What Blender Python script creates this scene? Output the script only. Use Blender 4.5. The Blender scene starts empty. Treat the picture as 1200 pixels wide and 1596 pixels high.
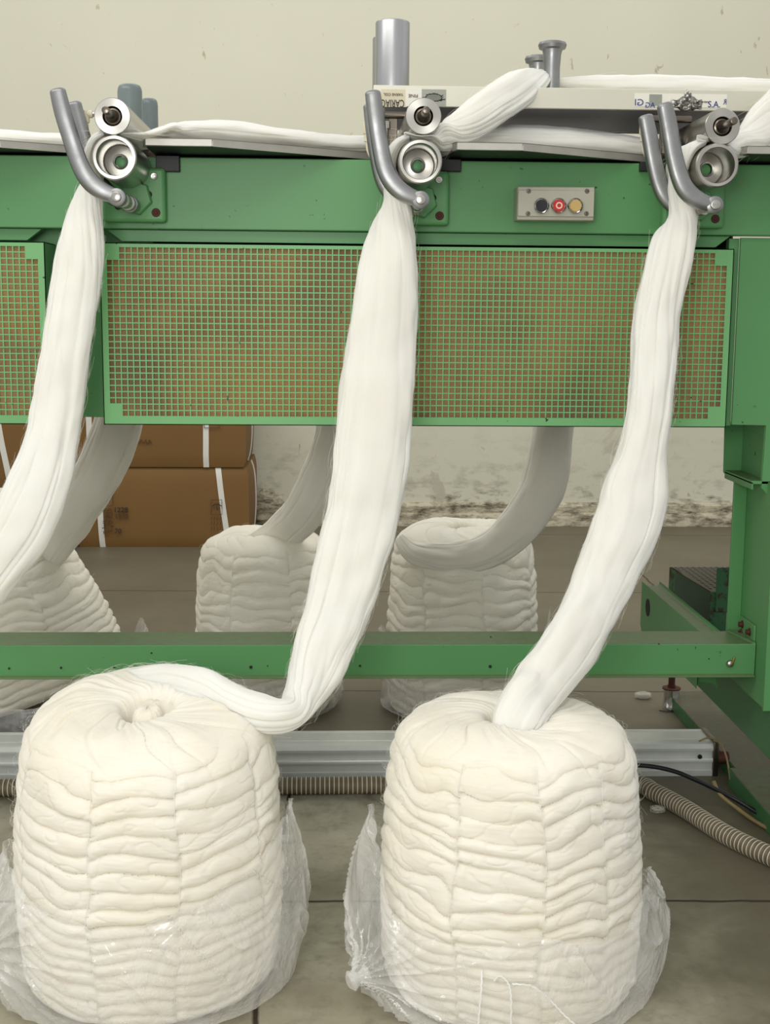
import bpy, math, random
import numpy as np
from mathutils import Vector, Matrix, noise
from math import sin, cos, pi, radians

# ---------------------------------------------------------------- camera
F_PX = 2000.0
PITCH, YAW, ROLL = radians(8.75), radians(2.3), radians(.47)
CAM = Vector((0, 0, 1.0))
FWD = Vector((sin(YAW)*cos(PITCH), cos(YAW)*cos(PITCH), -sin(PITCH)))
R0 = Vector((cos(YAW), -sin(YAW), 0)); U0 = R0.cross(FWD)
RT = cos(ROLL)*R0 + sin(ROLL)*U0; UP = -sin(ROLL)*R0 + cos(ROLL)*U0
sc = bpy.context.scene
cd = bpy.data.cameras.new('camera'); cam = bpy.data.objects.new('camera', cd)
sc.collection.objects.link(cam)
cd.sensor_fit = 'VERTICAL'; cd.sensor_height = 36.0; cd.lens = 36.0*F_PX/1596.0
cd.clip_start = .05; cd.clip_end = 60
m = Matrix((RT, UP, -FWD)).transposed().to_4x4(); m.translation = CAM
cam.matrix_world = m
sc.camera = cam
sc.view_settings.view_transform = 'Standard'; sc.view_settings.look = 'None'
sc.view_settings.gamma = 1; sc.view_settings.use_curve_mapping = False
sc.view_settings.exposure = 0.0
sc.cycles.use_denoising = True
sc.cycles.max_bounces = 8; sc.cycles.transparent_max_bounces = 24

# ---------------------------------------------------------------- light
w = bpy.data.worlds.new('hall_daylight'); sc.world = w; w.use_nodes = True
w.node_tree.nodes['Background'].inputs[0].default_value = (1.0, .99, .96, 1)
w.node_tree.nodes['Background'].inputs[1].default_value = .72

def area(name, loc, target, size, sizey, power, col=(1, 1, 1)):
    l = bpy.data.lights.new(name, 'AREA'); l.shape = 'RECTANGLE'; l.size = size; l.size_y = sizey
    l.energy = power; l.color = col
    o = bpy.data.objects.new(name, l); sc.collection.objects.link(o)
    o.location = loc
    o.rotation_euler = (Vector(target)-Vector(loc)).to_track_quat('-Z', 'Y').to_euler()
    return o
area('camera_flash', (-.35, -.35, 1.25), (.1, 2.3, .75),   .6, .6, 19, (1, .985, .95))
area('overhead_fill', (0, 3.3, 3.4), (.2, 6.0, .8), 5.0, .8, 62, (1, .985, .96))  # unseen fill, added to brighten the back wall
area('overhead_fill', (-1.5, 0.6, 3.3), (-.6, 2.0, 0), 4.0, .6, 42, (1, .97, .9))  # unseen overhead fill, added for the front of the scene

# ---------------------------------------------------------------- pixel -> place
def ray(px, py): return FWD + RT*((px-600)/F_PX) - UP*((py-798)/F_PX)
def P(px, py, Y):
    v = ray(px, py); return CAM + v*(Y/v.y)
def PX(px, py, X):
    v = ray(px, py); return CAM + v*(X/v.x)
def FL(px, py, z=0.0):
    v = ray(px, py); return CAM + v*((z-1.0)/v.z)

# ---------------------------------------------------------------- materials
def lin(c):
    c = c/255.0
    return c/12.92 if c <= .04045 else ((c+.055)/1.055)**2.4
def rgb(r, g, b): return (lin(r), lin(g), lin(b), 1)

class NT:
    def __init__(s, name):
        s.m = bpy.data.materials.new(name); s.m.use_nodes = True
        s.t = s.m.node_tree; s.b = s.t.nodes['Principled BSDF']
        s.out = s.t.nodes['Material Output']
    def n(s, typ, **kw):
        x = s.t.nodes.new(typ)
        for k, v in kw.items():
            if k.startswith('i_'): x.inputs[k[2:].replace('_', ' ')].default_value = v
            else: setattr(x, k, v)
        return x
    def l(s, a, b): s.t.links.new(a, b)
    def noise(s, scale, detail=4, rough=.55, mapping=None, coord='Object', dist=0):
        tc = s.n('ShaderNodeTexCoord'); src = tc.outputs[coord]
        if mapping:
            mp = s.n('ShaderNodeMapping'); mp.inputs['Scale'].default_value = mapping
            s.l(src, mp.inputs[0]); src = mp.outputs[0]
        x = s.n('ShaderNodeTexNoise'); x.inputs['Scale'].default_value = scale
        x.inputs['Detail'].default_value = detail; x.inputs['Roughness'].default_value = rough
        x.inputs['Distortion'].default_value = dist
        s.l(src, x.inputs['Vector']); return x.outputs['Fac']
    def ramp(s, src, stops):
        x = s.n('ShaderNodeValToRGB'); e = x.color_ramp.elements
        e[0].position, e[0].color = stops[0]; e[1].position, e[1].color = stops[-1]
        for p, c in stops[1:-1]:
            q = e.new(p); q.color = c
        s.l(src, x.inputs[0]); return x.outputs[0]
    def mix(s, fac, a, b, mode='MIX'):
        x = s.n('ShaderNodeMix', data_type='RGBA', blend_type=mode)
        if isinstance(fac, (int, float)): x.inputs[0].default_value = fac
        else: s.l(fac, x.inputs[0])
        for i, v in ((6, a), (7, b)):
            if isinstance(v, tuple): x.inputs[i].default_value = v
            else: s.l(v, x.inputs[i])
        return x.outputs[2]
    def bump(s, h, strength=.3, dist=.001):
        x = s.n('ShaderNodeBump'); x.inputs['Strength'].default_value = strength
        x.inputs['Distance'].default_value = dist; s.l(h, x.inputs['Height'])
        s.l(x.outputs[0], s.b.inputs['Normal']); return x
    def set(s, **kw):
        for k, v in kw.items():
            s.b.inputs[k.replace('_', ' ')].default_value = v
        return s

def bw(v): return (v, v, v, 1)

def simple(name, col, rough=.5, metal=0, var=.12, scale=30, bump=.0, spec=.5):
    t = NT(name); f = t.noise(scale)
    c2 = tuple(x*(1-var) for x in col[:3])+(1,)
    t.l(t.mix(f, col, c2), t.b.inputs['Base Color'])
    t.set(Roughness=rough, Metallic=metal, Specular_IOR_Level=spec)
    if bump: t.bump(f, bump)
    return t.m

def green_paint(name, base, dirt=.0, dust=(110, 105, 80)):
    t = NT(name)
    f = t.noise(3.5, 3); f2 = t.noise(60, 5, .6)
    c = t.mix(f, base, tuple(x*.86 for x in base[:3])+(1,))
    sp = t.ramp(t.noise(85, 2, .5), [(.0, bw(1)), (.26, bw(1)), (.29, bw(0)), (1, bw(0))])
    sp2 = t.ramp(t.noise(7, 4), [(.5, bw(0)), (.62, bw(1))])
    mm = t.n('ShaderNodeMath', operation='MULTIPLY'); t.l(sp, mm.inputs[0]); t.l(sp2, mm.inputs[1])
    c = t.mix(mm.outputs[0], c, rgb(35, 50, 35))
    if dirt:
        # dust lies on the faces that look up, and in wandering stains
        g = t.n('ShaderNodeNewGeometry'); sx = t.n('ShaderNodeSeparateXYZ'); t.l(g.outputs['Normal'], sx.inputs[0])
        u = t.ramp(sx.outputs['Z'], [(.5, bw(0)), (.9, bw(dirt))])
        st = t.ramp(f2, [(.3, bw(.35)), (.65, bw(1))])
        q = t.n('ShaderNodeMath', operation='MULTIPLY'); t.l(u, q.inputs[0]); t.l(st, q.inputs[1])
        c = t.mix(q.outputs[0], c, rgb(*dust))
    t.l(c, t.b.inputs['Base Color'])
    t.set(Roughness=.42, Specular_IOR_Level=.4)
    t.bump(f2, .12, .0006)
    return t.m

M = {}
GREEN = rgb(92, 152, 95)
M['green'] = green_paint('green_paint', GREEN, .75)
M['green_grille'] = green_paint('green_grille_paint', rgb(118, 180, 118), 0)
M['green_dirty'] = green_paint('green_dirty_paint', rgb(62, 116, 70), 1.0, (74, 64, 44))
t = NT('chipped_green_paint')
f = t.ramp(t.noise(45, 5, .7), [(.5, bw(0)), (.56, bw(1))])
t.l(t.mix(f, rgb(44, 94, 58), rgb(48, 34, 22)), t.b.inputs['Base Color']); t.set(Roughness=.6); M['green_chipped'] = t.m

def metal(name, col, rough, streak=None, sscale=60, var=.25):
    t = NT(name)
    f = t.noise(sscale, 4, .6, mapping=streak)
    t.l(t.mix(f, col, tuple(x*(1-var) for x in col[:3])+(1,)), t.b.inputs['Base Color'])
    r = t.n('ShaderNodeMapRange'); t.l(f, r.inputs[0]); r.inputs[3].default_value = rough*.75; r.inputs[4].default_value = rough*1.3
    t.l(r.outputs[0], t.b.inputs['Roughness'])
    t.set(Metallic=1.0)
    t.bump(f, .08, .0003)
    return t.m
M['cast_alu'] = metal('cast_aluminium', rgb(166, 167, 168), .40, None, 38, .42)
M['steel'] = metal('turned_steel', rgb(176, 174, 168), .27, None, 160, .03)
[M['steel'].node_tree.links.remove(_l) for _l in list(M['steel'].node_tree.links) if _l.to_socket.name in ('Normal', 'Roughness', 'Base Color')]; _m = M['steel'].node_tree; _b = _m.nodes['Principled BSDF']; _b.inputs['Anisotropic'].default_value = .6; _b.inputs['Roughness'].default_value = .3; _b.inputs['Base Color'].default_value = rgb(178, 176, 170)
_tg = _m.nodes.new('ShaderNodeTangent'); _tg.direction_type = 'RADIAL'; _tg.axis = 'Y'; _m.links.new(_tg.outputs[0], _b.inputs['Tangent'])
M['steel_dark'] = metal('dark_steel', rgb(120, 112, 102), .3)
M['alu_brushed'] = metal('brushed_aluminium', rgb(190, 192, 194), .32, (1, 1, .04), 240, .25)
M['alu_sheet'] = simple('aluminium_sheet', rgb(186, 184, 176), .45, .55, .2, 60)
M['alu_rail'] = simple('rail_aluminium', rgb(226, 230, 226), .33, .2, .15, 40)
M['alu_white'] = simple('anodised_pale_aluminium', rgb(214, 212, 196), .38, .35, .06, 8)
M['alu_under'] = simple('purple_grey_sheet', rgb(104, 99, 110), .45, .2, .15, 6)
M['black'] = simple('black_steel', rgb(12, 12, 12), .5)
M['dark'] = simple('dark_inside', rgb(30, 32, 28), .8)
M['rust'] = simple('rusty_bolt', rgb(92, 48, 36), .7, .2, .5, 200, .4)
M['bluegrey'] = simple('blue_grey_enamel', rgb(112, 124, 124), .3, 0, .1, 12)
M['white_plastic'] = simple('cream_plastic', rgb(222, 214, 188), .4)
M['box_grey'] = simple('grey_enamel_box', rgb(172, 170, 154), .38, .1, .08, 25, .05)
M['btn_black'] = simple('black_button', rgb(14, 16, 20), .3)
M['btn_red'] = simple('red_button', rgb(190, 30, 34), .35)
M['btn_cream'] = simple('cream_ring', rgb(240, 205, 180), .4)
M['btn_tan'] = simple('tan_button', rgb(196, 164, 100), .4)
M['chrome'] = metal('chrome', rgb(215, 215, 215), .1, None, 30, .05)
M['strap'] = simple('white_strapping', rgb(226, 224, 216), .4)
M['paper'] = simple('label_paper', rgb(232, 230, 218), .6, 0, .06, 40)
M['paper_yel'] = simple('aged_label_paper', rgb(216, 208, 182), .6, 0, .1, 40)
M['foil'] = metal('crumpled_foil_tape', rgb(176, 174, 168), .3, None, 120, .6)
M['ink'] = simple('black_ink', rgb(30, 30, 30), .6)
M['ink_fade'] = simple('faded_ink', rgb(78, 56, 32), .8)
M['ink_blue'] = simple('blue_ink', rgb(40, 56, 140), .6)
M['foil_print'] = simple('grey_silver_sticker', rgb(158, 162, 150), .35, .3, .2, 60)
M['cable_black'] = simple('black_cable', rgb(24, 26, 30), .45)
M['cable_beige'] = simple('beige_cable', rgb(150, 132, 90), .5, 0, .3, 60)
M['cord_white'] = simple('white_cord', rgb(238, 238, 232), .6)
M['tread'] = simple('worn_tread_plate', rgb(74, 68, 54), .5, .5, .5, 60, .2)

# wool ------------------------------------------------------------
def wool(name, col, tint, sss=.25):
    t = NT(name)
    f = t.noise(5, 3, .5)
    f2 = t.noise(1.0, 6, .7, mapping=(120, 6, 1), coord='UV')
    c = t.mix(t.ramp(f, [(.35, bw(0)), (.7, bw(1))]), col, tint)
    cf = t.ramp(f2, [(.2, bw(.965)), (.7, bw(1.0))])
    t.l(t.mix(1.0, c, cf, 'MULTIPLY'), t.b.inputs['Base Color'])
    t.set(Roughness=1.0, Specular_IOR_Level=.08, Subsurface_Weight=sss*1.8, Subsurface_Scale=1.0,
          Subsurface_Radius=(.024, .020, .014), Sheen_Weight=.25, Sheen_Roughness=.6)
    t.bump(f2, .10, .0008)
    return t.m
M['wool'] = wool('white_wool', rgb(238, 234, 223), rgb(233, 226, 208))
M['wool_sliver'] = wool('white_wool_sliver', rgb(233, 233, 227), rgb(229, 227, 218))
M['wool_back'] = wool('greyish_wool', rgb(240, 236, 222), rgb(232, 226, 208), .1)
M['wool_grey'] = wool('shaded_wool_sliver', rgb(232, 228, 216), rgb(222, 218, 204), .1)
M['fibre'] = simple('wool_fibre', rgb(245, 242, 230), 1.0)

# clear plastic film ----------------------------------------------
def film(name, lo, hi):
    t = NT(name)
    t.set(Base_Color=(.93, .93, .91, 1), Roughness=.07, Specular_IOR_Level=1.0)
    tr = t.n('ShaderNodeBsdfTransparent'); mx = t.n('ShaderNodeMixShader')
    f = t.noise(7, 5, .65, dist=1.2)
    lw = t.n('ShaderNodeLayerWeight'); lw.inputs[0].default_value = .35
    r = t.n('ShaderNodeMapRange'); t.l(f, r.inputs[0]); r.inputs[1].default_value = .3; r.inputs[2].default_value = .75
    r.inputs[3].default_value = lo; r.inputs[4].default_value = hi
    a = t.n('ShaderNodeMath', operation='MULTIPLY_ADD'); t.l(lw.outputs['Facing'], a.inputs[0]); a.inputs[1].default_value = .30
    t.l(r.outputs[0], a.inputs[2]); a.use_clamp = True
    t.l(a.outputs[0], mx.inputs[0]); t.l(tr.outputs[0], mx.inputs[1]); t.l(t.b.outputs[0], mx.inputs[2])
    t.l(mx.outputs[0], t.out.inputs[0])
    t.bump(t.noise(7, 3, .5, dist=2.5), .8, .012)
    return t.m
M['film'] = film('clear_plastic_film', .10, .42)

# cardboard
t = NT('cardboard'); f = t.noise(2.0, 5, .6); f2 = t.noise(90, 2, .5, mapping=(1, 1, .05))
c = t.mix(f, rgb(128, 94, 46), rgb(110, 80, 38)); t.l(c, t.b.inputs['Base Color']); t.set(Roughness=.75)
t.bump(f2, .1, .001); M['cardboard'] = t.m
# filter mat behind the grilles
t = NT('filter_mat'); f = t.noise(2.6, 4, .6, mapping=(1, 1, 1.5)); f2 = t.noise(90, 3, .6)
c = t.mix(f2, rgb(188, 148, 96), rgb(160, 122, 76))
c = t.mix(t.ramp(f, [(.38, bw(0)), (.66, bw(.75))]), c, rgb(156, 132, 98))
f3 = t.noise(5.5, 3, .55, mapping=(1, 1, 1))
c = t.mix(t.ramp(f3, [(.46, bw(0)), (.70, bw(.75))]), c, rgb(112, 97, 76)); t.l(c, t.b.inputs['Base Color']); t.set(Roughness=.95)
t.bump(f2, .6, .003); M['filter'] = t.m

# wall plaster
t = NT('old_white_plaster'); f = t.noise(1.3, 4, .5); f2 = t.noise(11, 5, .6)
c = t.mix(f, rgb(214, 212, 194), rgb(200, 198, 178))
sp = t.ramp(t.noise(14, 6, .62, mapping=(1.6, 1, .8), dist=.6), [(.0, bw(1)), (.30, bw(.8)), (.345, bw(0)), (1, bw(0))])
c = t.mix(sp, c, rgb(170, 160, 132))
# grime that sits along the foot of the wall
tc = t.n('ShaderNodeTexCoord'); sx = t.n('ShaderNodeSeparateXYZ'); t.l(tc.outputs['Object'], sx.inputs[0])
zz = t.ramp(sx.outputs['Z'], [(.0, bw(1)), (.13, bw(1)), (.19, bw(.45)), (.5, bw(0))])
st = t.ramp(t.noise(6, 8, .7, mapping=(1, 1, 2.2)), [(.5, bw(0)), (.66, bw(1))])
q = t.n('ShaderNodeMath', operation='MULTIPLY'); t.l(zz, q.inputs[0]); t.l(st, q.inputs[1])
c = t.mix(q.outputs[0], c, rgb(92, 84, 66))
pt = t.ramp(t.noise(3.2, 7, .68, dist=.8), [(.60, bw(0)), (.64, bw(1))])
z2 = t.ramp(sx.outputs['Z'], [(.0, bw(1)), (.6, bw(.55)), (1.0, bw(0))])
q2 = t.n('ShaderNodeMath', operation='MULTIPLY'); t.l(z2, q2.inputs[0]); t.l(pt, q2.inputs[1])
c = t.mix(q2.outputs[0], c, rgb(184, 180, 162))
t.l(c, t.b.inputs['Base Color']); t.set(Roughness=.75, Specular_IOR_Level=.25); t.bump(f2, .25, .004); M['wall'] = t.m
t = NT('mouldy_skirting'); f = t.ramp(t.noise(9, 8, .72, mapping=(1, 1, 3)), [(.42, bw(0)), (.62, bw(1))])
c = t.mix(f, rgb(196, 188, 164), rgb(84, 74, 56)); t.l(c, t.b.inputs['Base Color']); t.set(Roughness=.85)
t.bump(t.noise(25, 5), .6, .01); M['skirting'] = t.m

# floor: large worn cement slabs with dark joints
t = NT('cement_slab_floor')
tc = t.n('ShaderNodeTexCoord'); mp = t.n('ShaderNodeMapping'); mp.inputs['Rotation'].default_value = (0, 0, radians(1.2))
t.l(tc.outputs['Object'], mp.inputs[0])
wn = t.n('ShaderNodeTexNoise'); wn.inputs['Scale'].default_value = 14; t.l(mp.outputs[0], wn.inputs['Vector'])
sb = t.n('ShaderNodeVectorMath', operation='MULTIPLY_ADD'); t.l(wn.outputs['Color'], sb.inputs[0]); sb.inputs[1].default_value = (.012, .012, 0)
t.l(mp.outputs[0], sb.inputs[2])
sx = t.n('ShaderNodeSeparateXYZ'); t.l(sb.outputs[0], sx.inputs[0])
def joint(out, off, period, half):
    a = t.n('ShaderNodeMath', operation='ADD'); t.l(out, a.inputs[0]); a.inputs[1].default_value = -off
    p = t.n('ShaderNodeMath', operation='PINGPONG'); t.l(a.outputs[0], p.inputs[0]); p.inputs[1].default_value = period/2
    r = t.n('ShaderNodeMapRange'); t.l(p.outputs[0], r.inputs[0]); r.inputs[1].default_value = half*.4; r.inputs[2].default_value = half
    r.inputs[3].default_value = 1; r.inputs[4].default_value = 0
    return r.outputs[0]
jx = joint(sx.outputs['X'], -.141, 1.25, .0055); jy = joint(sx.outputs['Y'], 2.09, 1.25, .005)
mxj = t.n('ShaderNodeMath', operation='MAXIMUM'); t.l(jx, mxj.inputs[0]); t.l(jy, mxj.inputs[1])
f = t.noise(2.2, 6, .62); f2 = t.noise(26, 7, .7); f3 = t.noise(5, 5, .6, dist=.5)
c = t.mix(t.ramp(f, [(.38, bw(0)), (.60, bw(1))]), rgb(190, 186, 166), rgb(150, 144, 124))
c = t.mix(t.ramp(f3, [(.56, bw(0)), (.74, bw(.6))]), c, rgb(112, 106, 88))
c = t.mix(t.ramp(f2, [(.30, bw(.6)), (.5, bw(0))]), c, rgb(124, 118, 102))
# darker brown with a ragged edge over the rear floor and towards the right
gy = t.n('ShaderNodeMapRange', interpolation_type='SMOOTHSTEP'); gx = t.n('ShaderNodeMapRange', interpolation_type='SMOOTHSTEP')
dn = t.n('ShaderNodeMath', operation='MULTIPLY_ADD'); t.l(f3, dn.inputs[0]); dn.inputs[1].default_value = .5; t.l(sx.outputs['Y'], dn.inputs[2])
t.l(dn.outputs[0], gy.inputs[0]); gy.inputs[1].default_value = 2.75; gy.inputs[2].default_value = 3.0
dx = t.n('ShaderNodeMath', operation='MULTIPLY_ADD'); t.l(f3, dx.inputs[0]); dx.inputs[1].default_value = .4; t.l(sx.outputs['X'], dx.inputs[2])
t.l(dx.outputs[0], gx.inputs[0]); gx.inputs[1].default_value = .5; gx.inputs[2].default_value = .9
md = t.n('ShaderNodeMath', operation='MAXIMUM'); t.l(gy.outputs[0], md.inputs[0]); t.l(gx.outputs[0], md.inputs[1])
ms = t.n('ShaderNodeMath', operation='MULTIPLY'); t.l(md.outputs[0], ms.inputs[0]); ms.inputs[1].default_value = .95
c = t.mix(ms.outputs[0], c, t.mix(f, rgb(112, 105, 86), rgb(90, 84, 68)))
c = t.mix(mxj.outputs[0], c, rgb(58, 46, 36))
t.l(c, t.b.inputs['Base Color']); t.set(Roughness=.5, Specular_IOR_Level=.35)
iv = t.n('ShaderNodeMath', operation='MULTIPLY_ADD'); t.l(mxj.outputs[0], iv.inputs[0]); iv.inputs[1].default_value = -1.5; t.l(f2, iv.inputs[2])
t.bump(iv.outputs[0], .4, .003); M['floor'] = t.m
t = NT('hose_wrap'); f = t.noise(30, 4)
t.l(t.mix(f, rgb(138, 124, 100), rgb(92, 80, 62)), t.b.inputs['Base Color']); t.set(Roughness=.5); M['hose'] = t.m

# ---------------------------------------------------------------- object helpers
ORIG = {}
def tag(o, label=None, cat=None, group=None, kind=None):
    if label: o['label'] = label
    if cat: o['category'] = cat
    if group: o['group'] = group
    if kind: o['kind'] = kind
    return o
def thing(name, loc, label, cat, group=None):
    o = bpy.data.objects.new(name, None); sc.collection.objects.link(o)
    o.empty_display_size = .05; o.location = loc; ORIG[o.name] = Vector(loc)
    return tag(o, label, cat, group)

class MB:
    def __init__(s): s.v = []; s.f = []; s.uv = None; s.sm = []
    def add(s, vs, fs, smooth=False):
        b = len(s.v); s.v += [tuple(x) for x in vs]; s.f += [tuple(b+i for i in f) for f in fs]; s.sm += [smooth]*len(fs)
        return s
    def box(s, x0, x1, y0, y1, z0, z1):
        vs = [(x, y, z) for z in (z0, z1) for y in (y0, y1) for x in (x0, x1)]
        return s.add(vs, [(0, 2, 3, 1), (4, 5, 7, 6), (0, 1, 5, 4), (2, 6, 7, 3), (0, 4, 6, 2), (1, 3, 7, 5)])
    def prism(s, poly, d0, d1, axis='Y'):
        # poly: list of 2D points; axis Y -> (x,z) extruded in y; axis Z -> (x,y) extruded in z; axis X -> (y,z)
        n = len(poly)
        def mk(p, d):
            return (p[0], d, p[1]) if axis == 'Y' else (p[0], p[1], d) if axis == 'Z' else (d, p[0], p[1])
        vs = [mk(p, d0) for p in poly]+[mk(p, d1) for p in poly]
        fs = [tuple(range(n)), tuple(range(2*n-1, n-1, -1))]+[(i, (i+1) % n, n+(i+1) % n, n+i) for i in range(n)]
        return s.add(vs, fs)
    def lathe(s, o, ax, prof, n=48, closed=False):
        # prof: list of (distance along axis, radius)
        o = Vector(o); ax = Vector(ax).normalized(); a = ax.orthogonal().normalized(); b = ax.cross(a)
        vs = []; fs = []
        for d, r in prof:
            for k in range(n):
                t_ = 2*pi*k/n; vs.append(o+ax*d+(a*cos(t_)+b*sin(t_))*r)
        mloop = len(prof)
        for i in range(mloop-1 if not closed else mloop):
            j = (i+1) % mloop
            for k in range(n): fs.append((i*n+k, i*n+(k+1) % n, j*n+(k+1) % n, j*n+k))
        if not closed:
            fs.append(tuple(range(n))[::-1]); fs.append(tuple((mloop-1)*n+k for k in range(n)))
        return s.add(vs, fs, True)
    def cyl(s, p0, p1, r, n=32, r1=None, bev=0):
        p0 = Vector(p0); p1 = Vector(p1); L = (p1-p0).length; r1 = r if r1 is None else r1
        pr = [(0, r), (L, r1)] if not bev else [(0, r-bev), (bev*.3, r-bev*.3), (bev, r), (L-bev, r1), (L-bev*.3, r1-bev*.3), (L, r1-bev)]
        return s.lathe(p0, p1-p0, pr, n)
    def tube(s, pts, r, n=14, sq=None, wdirs=None):
        # sweep of a round (or flattened: sq=(a,b)) section; r may be a list
        pts = [Vector(p) for p in pts]; N = len(pts); rs = r if isinstance(r, (list, tuple)) else [r]*N
        vs = []; fs = []; prev = None
        for i, p in enumerate(pts):
            T = (pts[min(i+1, N-1)]-pts[max(i-1, 0)]).normalized()
            if wdirs is not None: W = Vector(wdirs)
            else: W = prev if prev is not None else T.orthogonal()
            W = (W-T*W.dot(T)).normalized(); prev = W; B = T.cross(W)
            for k in range(n):
                t_ = 2*pi*k/n; ca, sa = cos(t_), sin(t_)
                if sq:
                    e = .75
                    ca = math.copysign(abs(ca)**e, ca)*sq[0]; sa = math.copysign(abs(sa)**e, sa)*sq[1]
                vs.append(p+(W*ca+B*sa)*rs[i])
        for i in range(N-1):
            for k in range(n): fs.append((i*n+k, i*n+(k+1) % n, (i+1)*n+(k+1) % n, (i+1)*n+k))
        fs.append(tuple(range(n))[::-1]); fs.append(tuple((N-1)*n+k for k in range(n)))
        return s.add(vs, fs, True)
    def build(s, name, mat, parent=None, bevel=0, origin=None, seg=2):
        me = bpy.data.meshes.new(name)
        V = np.array(s.v, dtype=float)
        if parent is not None: og = ORIG[parent.name]
        elif origin is not None: og = Vector(origin)
        else: og = Vector(((V[:, 0].min()+V[:, 0].max())/2, (V[:, 1].min()+V[:, 1].max())/2, V[:, 2].min()))
        me.from_pydata([tuple(Vector(p)-og) for p in s.v], [], s.f)
        me.polygons.foreach_set('use_smooth', s.sm)
        me.materials.append(mat)
        if s.uv is not None:
            ul = me.uv_layers.new(name='uv')
            li = np.zeros(len(me.loops), dtype=np.int32); me.loops.foreach_get('vertex_index', li)
            ul.data.foreach_set('uv', np.array(s.uv)[li].astype(np.float32).ravel())
        me.update()
        me.set_sharp_from_angle(angle=radians(38))
        o = bpy.data.objects.new(name, me); sc.collection.objects.link(o)
        ORIG[o.name] = og
        if parent is not None: o.parent = parent
        else: o.location = og
        if bevel:
            b = o.modifiers.new('bevel', 'BEVEL'); b.width = bevel; b.segments = seg; b.limit_method = 'ANGLE'; b.angle_limit = radians(50)
            b.harden_normals = False
        return o
def bez(pts, n):
    # Catmull-Rom through rows of numbers
    A = np.array([list(p) for p in pts], dtype=float); out = []
    K = len(A)
    for i in range(K-1):
        p0 = A[max(i-1, 0)]; p1 = A[i]; p2 = A[i+1]; p3 = A[min(i+2, K-1)]
        for k in range(n):
            t_ = k/n
            out.append(.5*((2*p1)+(-p0+p2)*t_+(2*p0-5*p1+4*p2-p3)*t_*t_+(-p0+3*p1-3*p2+p3)*t_**3))
    out.append(A[-1]); return np.array(out)
def text_mesh(body, size, mat, name, parent, loc, rot=0, mirror=False, extrude=.0003, sx=1.0):
    # lettering standing in the XZ plane, facing the camera side (-Y), centred at loc
    cu = bpy.data.curves.new(name, 'FONT'); cu.body = body; cu.size = size; cu.align_x = 'CENTER'; cu.align_y = 'CENTER'; cu.extrude = extrude
    cu.resolution_u = 3
    to = bpy.data.objects.new(name, cu); sc.collection.objects.link(to)
    dg = bpy.context.evaluated_depsgraph_get(); dg.update()
    me = bpy.data.meshes.new_from_object(to.evaluated_get(dg)); bpy.data.objects.remove(to)
    me.name = name; me.materials.clear(); me.materials.append(mat)
    o = bpy.data.objects.new(name, me); sc.collection.objects.link(o)
    mt = Matrix.Rotation(pi/2, 4, 'X') @ Matrix.Rotation(rot, 4, 'Z') @ Matrix.Diagonal((-sx if mirror else sx, 1, 1, 1))
    me.transform(mt)
    if mirror: me.flip_normals()
    me.transform(Matrix.Translation(Vector(loc)-ORIG[parent.name])); ORIG[o.name] = ORIG[parent.name]
    o.parent = parent
    return o

def N3(x, y, z): return noise.noise(Vector((x, y, z)))

# ================================================================= THE ROOM
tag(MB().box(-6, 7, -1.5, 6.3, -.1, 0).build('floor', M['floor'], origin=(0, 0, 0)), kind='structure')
tag(MB().box(-6, 7, 6.08, 6.3, 0, 3.8).build('wall_back', M['wall'], origin=(0, 6.08, 0)), kind='structure')
# uneven plaster skirting
b = MB(); nx = 260; prof = [(0, .0), (-.035, .0), (-.037, .05), (-.03, .062), (-.022, .066), (-.026, .095), (-.012, .108), (0, .112)]
vs = []; fs = []
for i in range(nx):
    x = -6+13*i/(nx-1)
    for j, (dy, z) in enumerate(prof):
        k = N3(x*3, j*.7, 1.3)*.010 if 0 < j < 7 else 0
        vs.append((x, 6.08+dy+k*.8, z+(k if j > 1 else 0)))
for i in range(nx-1):
    for j in range(7): fs.append((i*8+j, (i+1)*8+j, (i+1)*8+j+1, i*8+j+1))
b.add(vs, fs, True); tag(b.build('baseboard_back', M['skirting']), kind='structure')

# ================================================================= MACHINE FRAME
fr = thing('creel_frame', (.2, 2.6, 0), 'long green painted machine frame with fascia, crossbeam and right end post', 'machine frame')
G = M['green']
# top fascia: segments between the roller plates
zt, zb = 1.263, 1.142
b = MB().box(-1.3, 1.45, 2.272, 2.300, zb, zt)
b.build('fascia_panel', G, fr, .002)
b = MB(); b.box(-1.3, 1.45, 2.30, 2.95, 1.235, 1.262)
b.build('top_deck', M['dark'], fr)
# seams: narrow raised strip under fascia with cut corners at the columns
def strip(x0, x1, name='hinge_strip'):
    bb = MB(); c = .016
    bb.prism([(x0, zb-.002), (x1, zb-.002), (x1-c*1.4, zb-.019), (x0+c*1.4, zb-.019)], 2.285, 2.297, 'Y')
    return bb.build(name, G, fr, .001)
strip(P(170, 370, 2.285).x, P(1135, 370, 2.285).x); strip(-1.3, P(62, 360, 2.285).x)
# columns behind panels
def colm(x0, x1, y0, y1, z0, z1, name='column', mat=G, bev=.002): return MB().box(x0, x1, y0, y1, z0, z1).build(name, mat, fr, bev)
xa, xb_ = P(128, 660, 2.34).x, P(158, 660, 2.34).x
colm(xa-.16, xa, 2.345, 2.38, .812, 1.235); colm(xa+.001, xb_+.1, 2.343, 2.38, .812, 1.235)
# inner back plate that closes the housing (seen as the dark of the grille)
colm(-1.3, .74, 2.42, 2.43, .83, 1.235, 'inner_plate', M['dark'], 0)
colm(-1.3, .90, 2.93, 2.95, .83, 1.262, 'rear_panel', G, 0)
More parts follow.
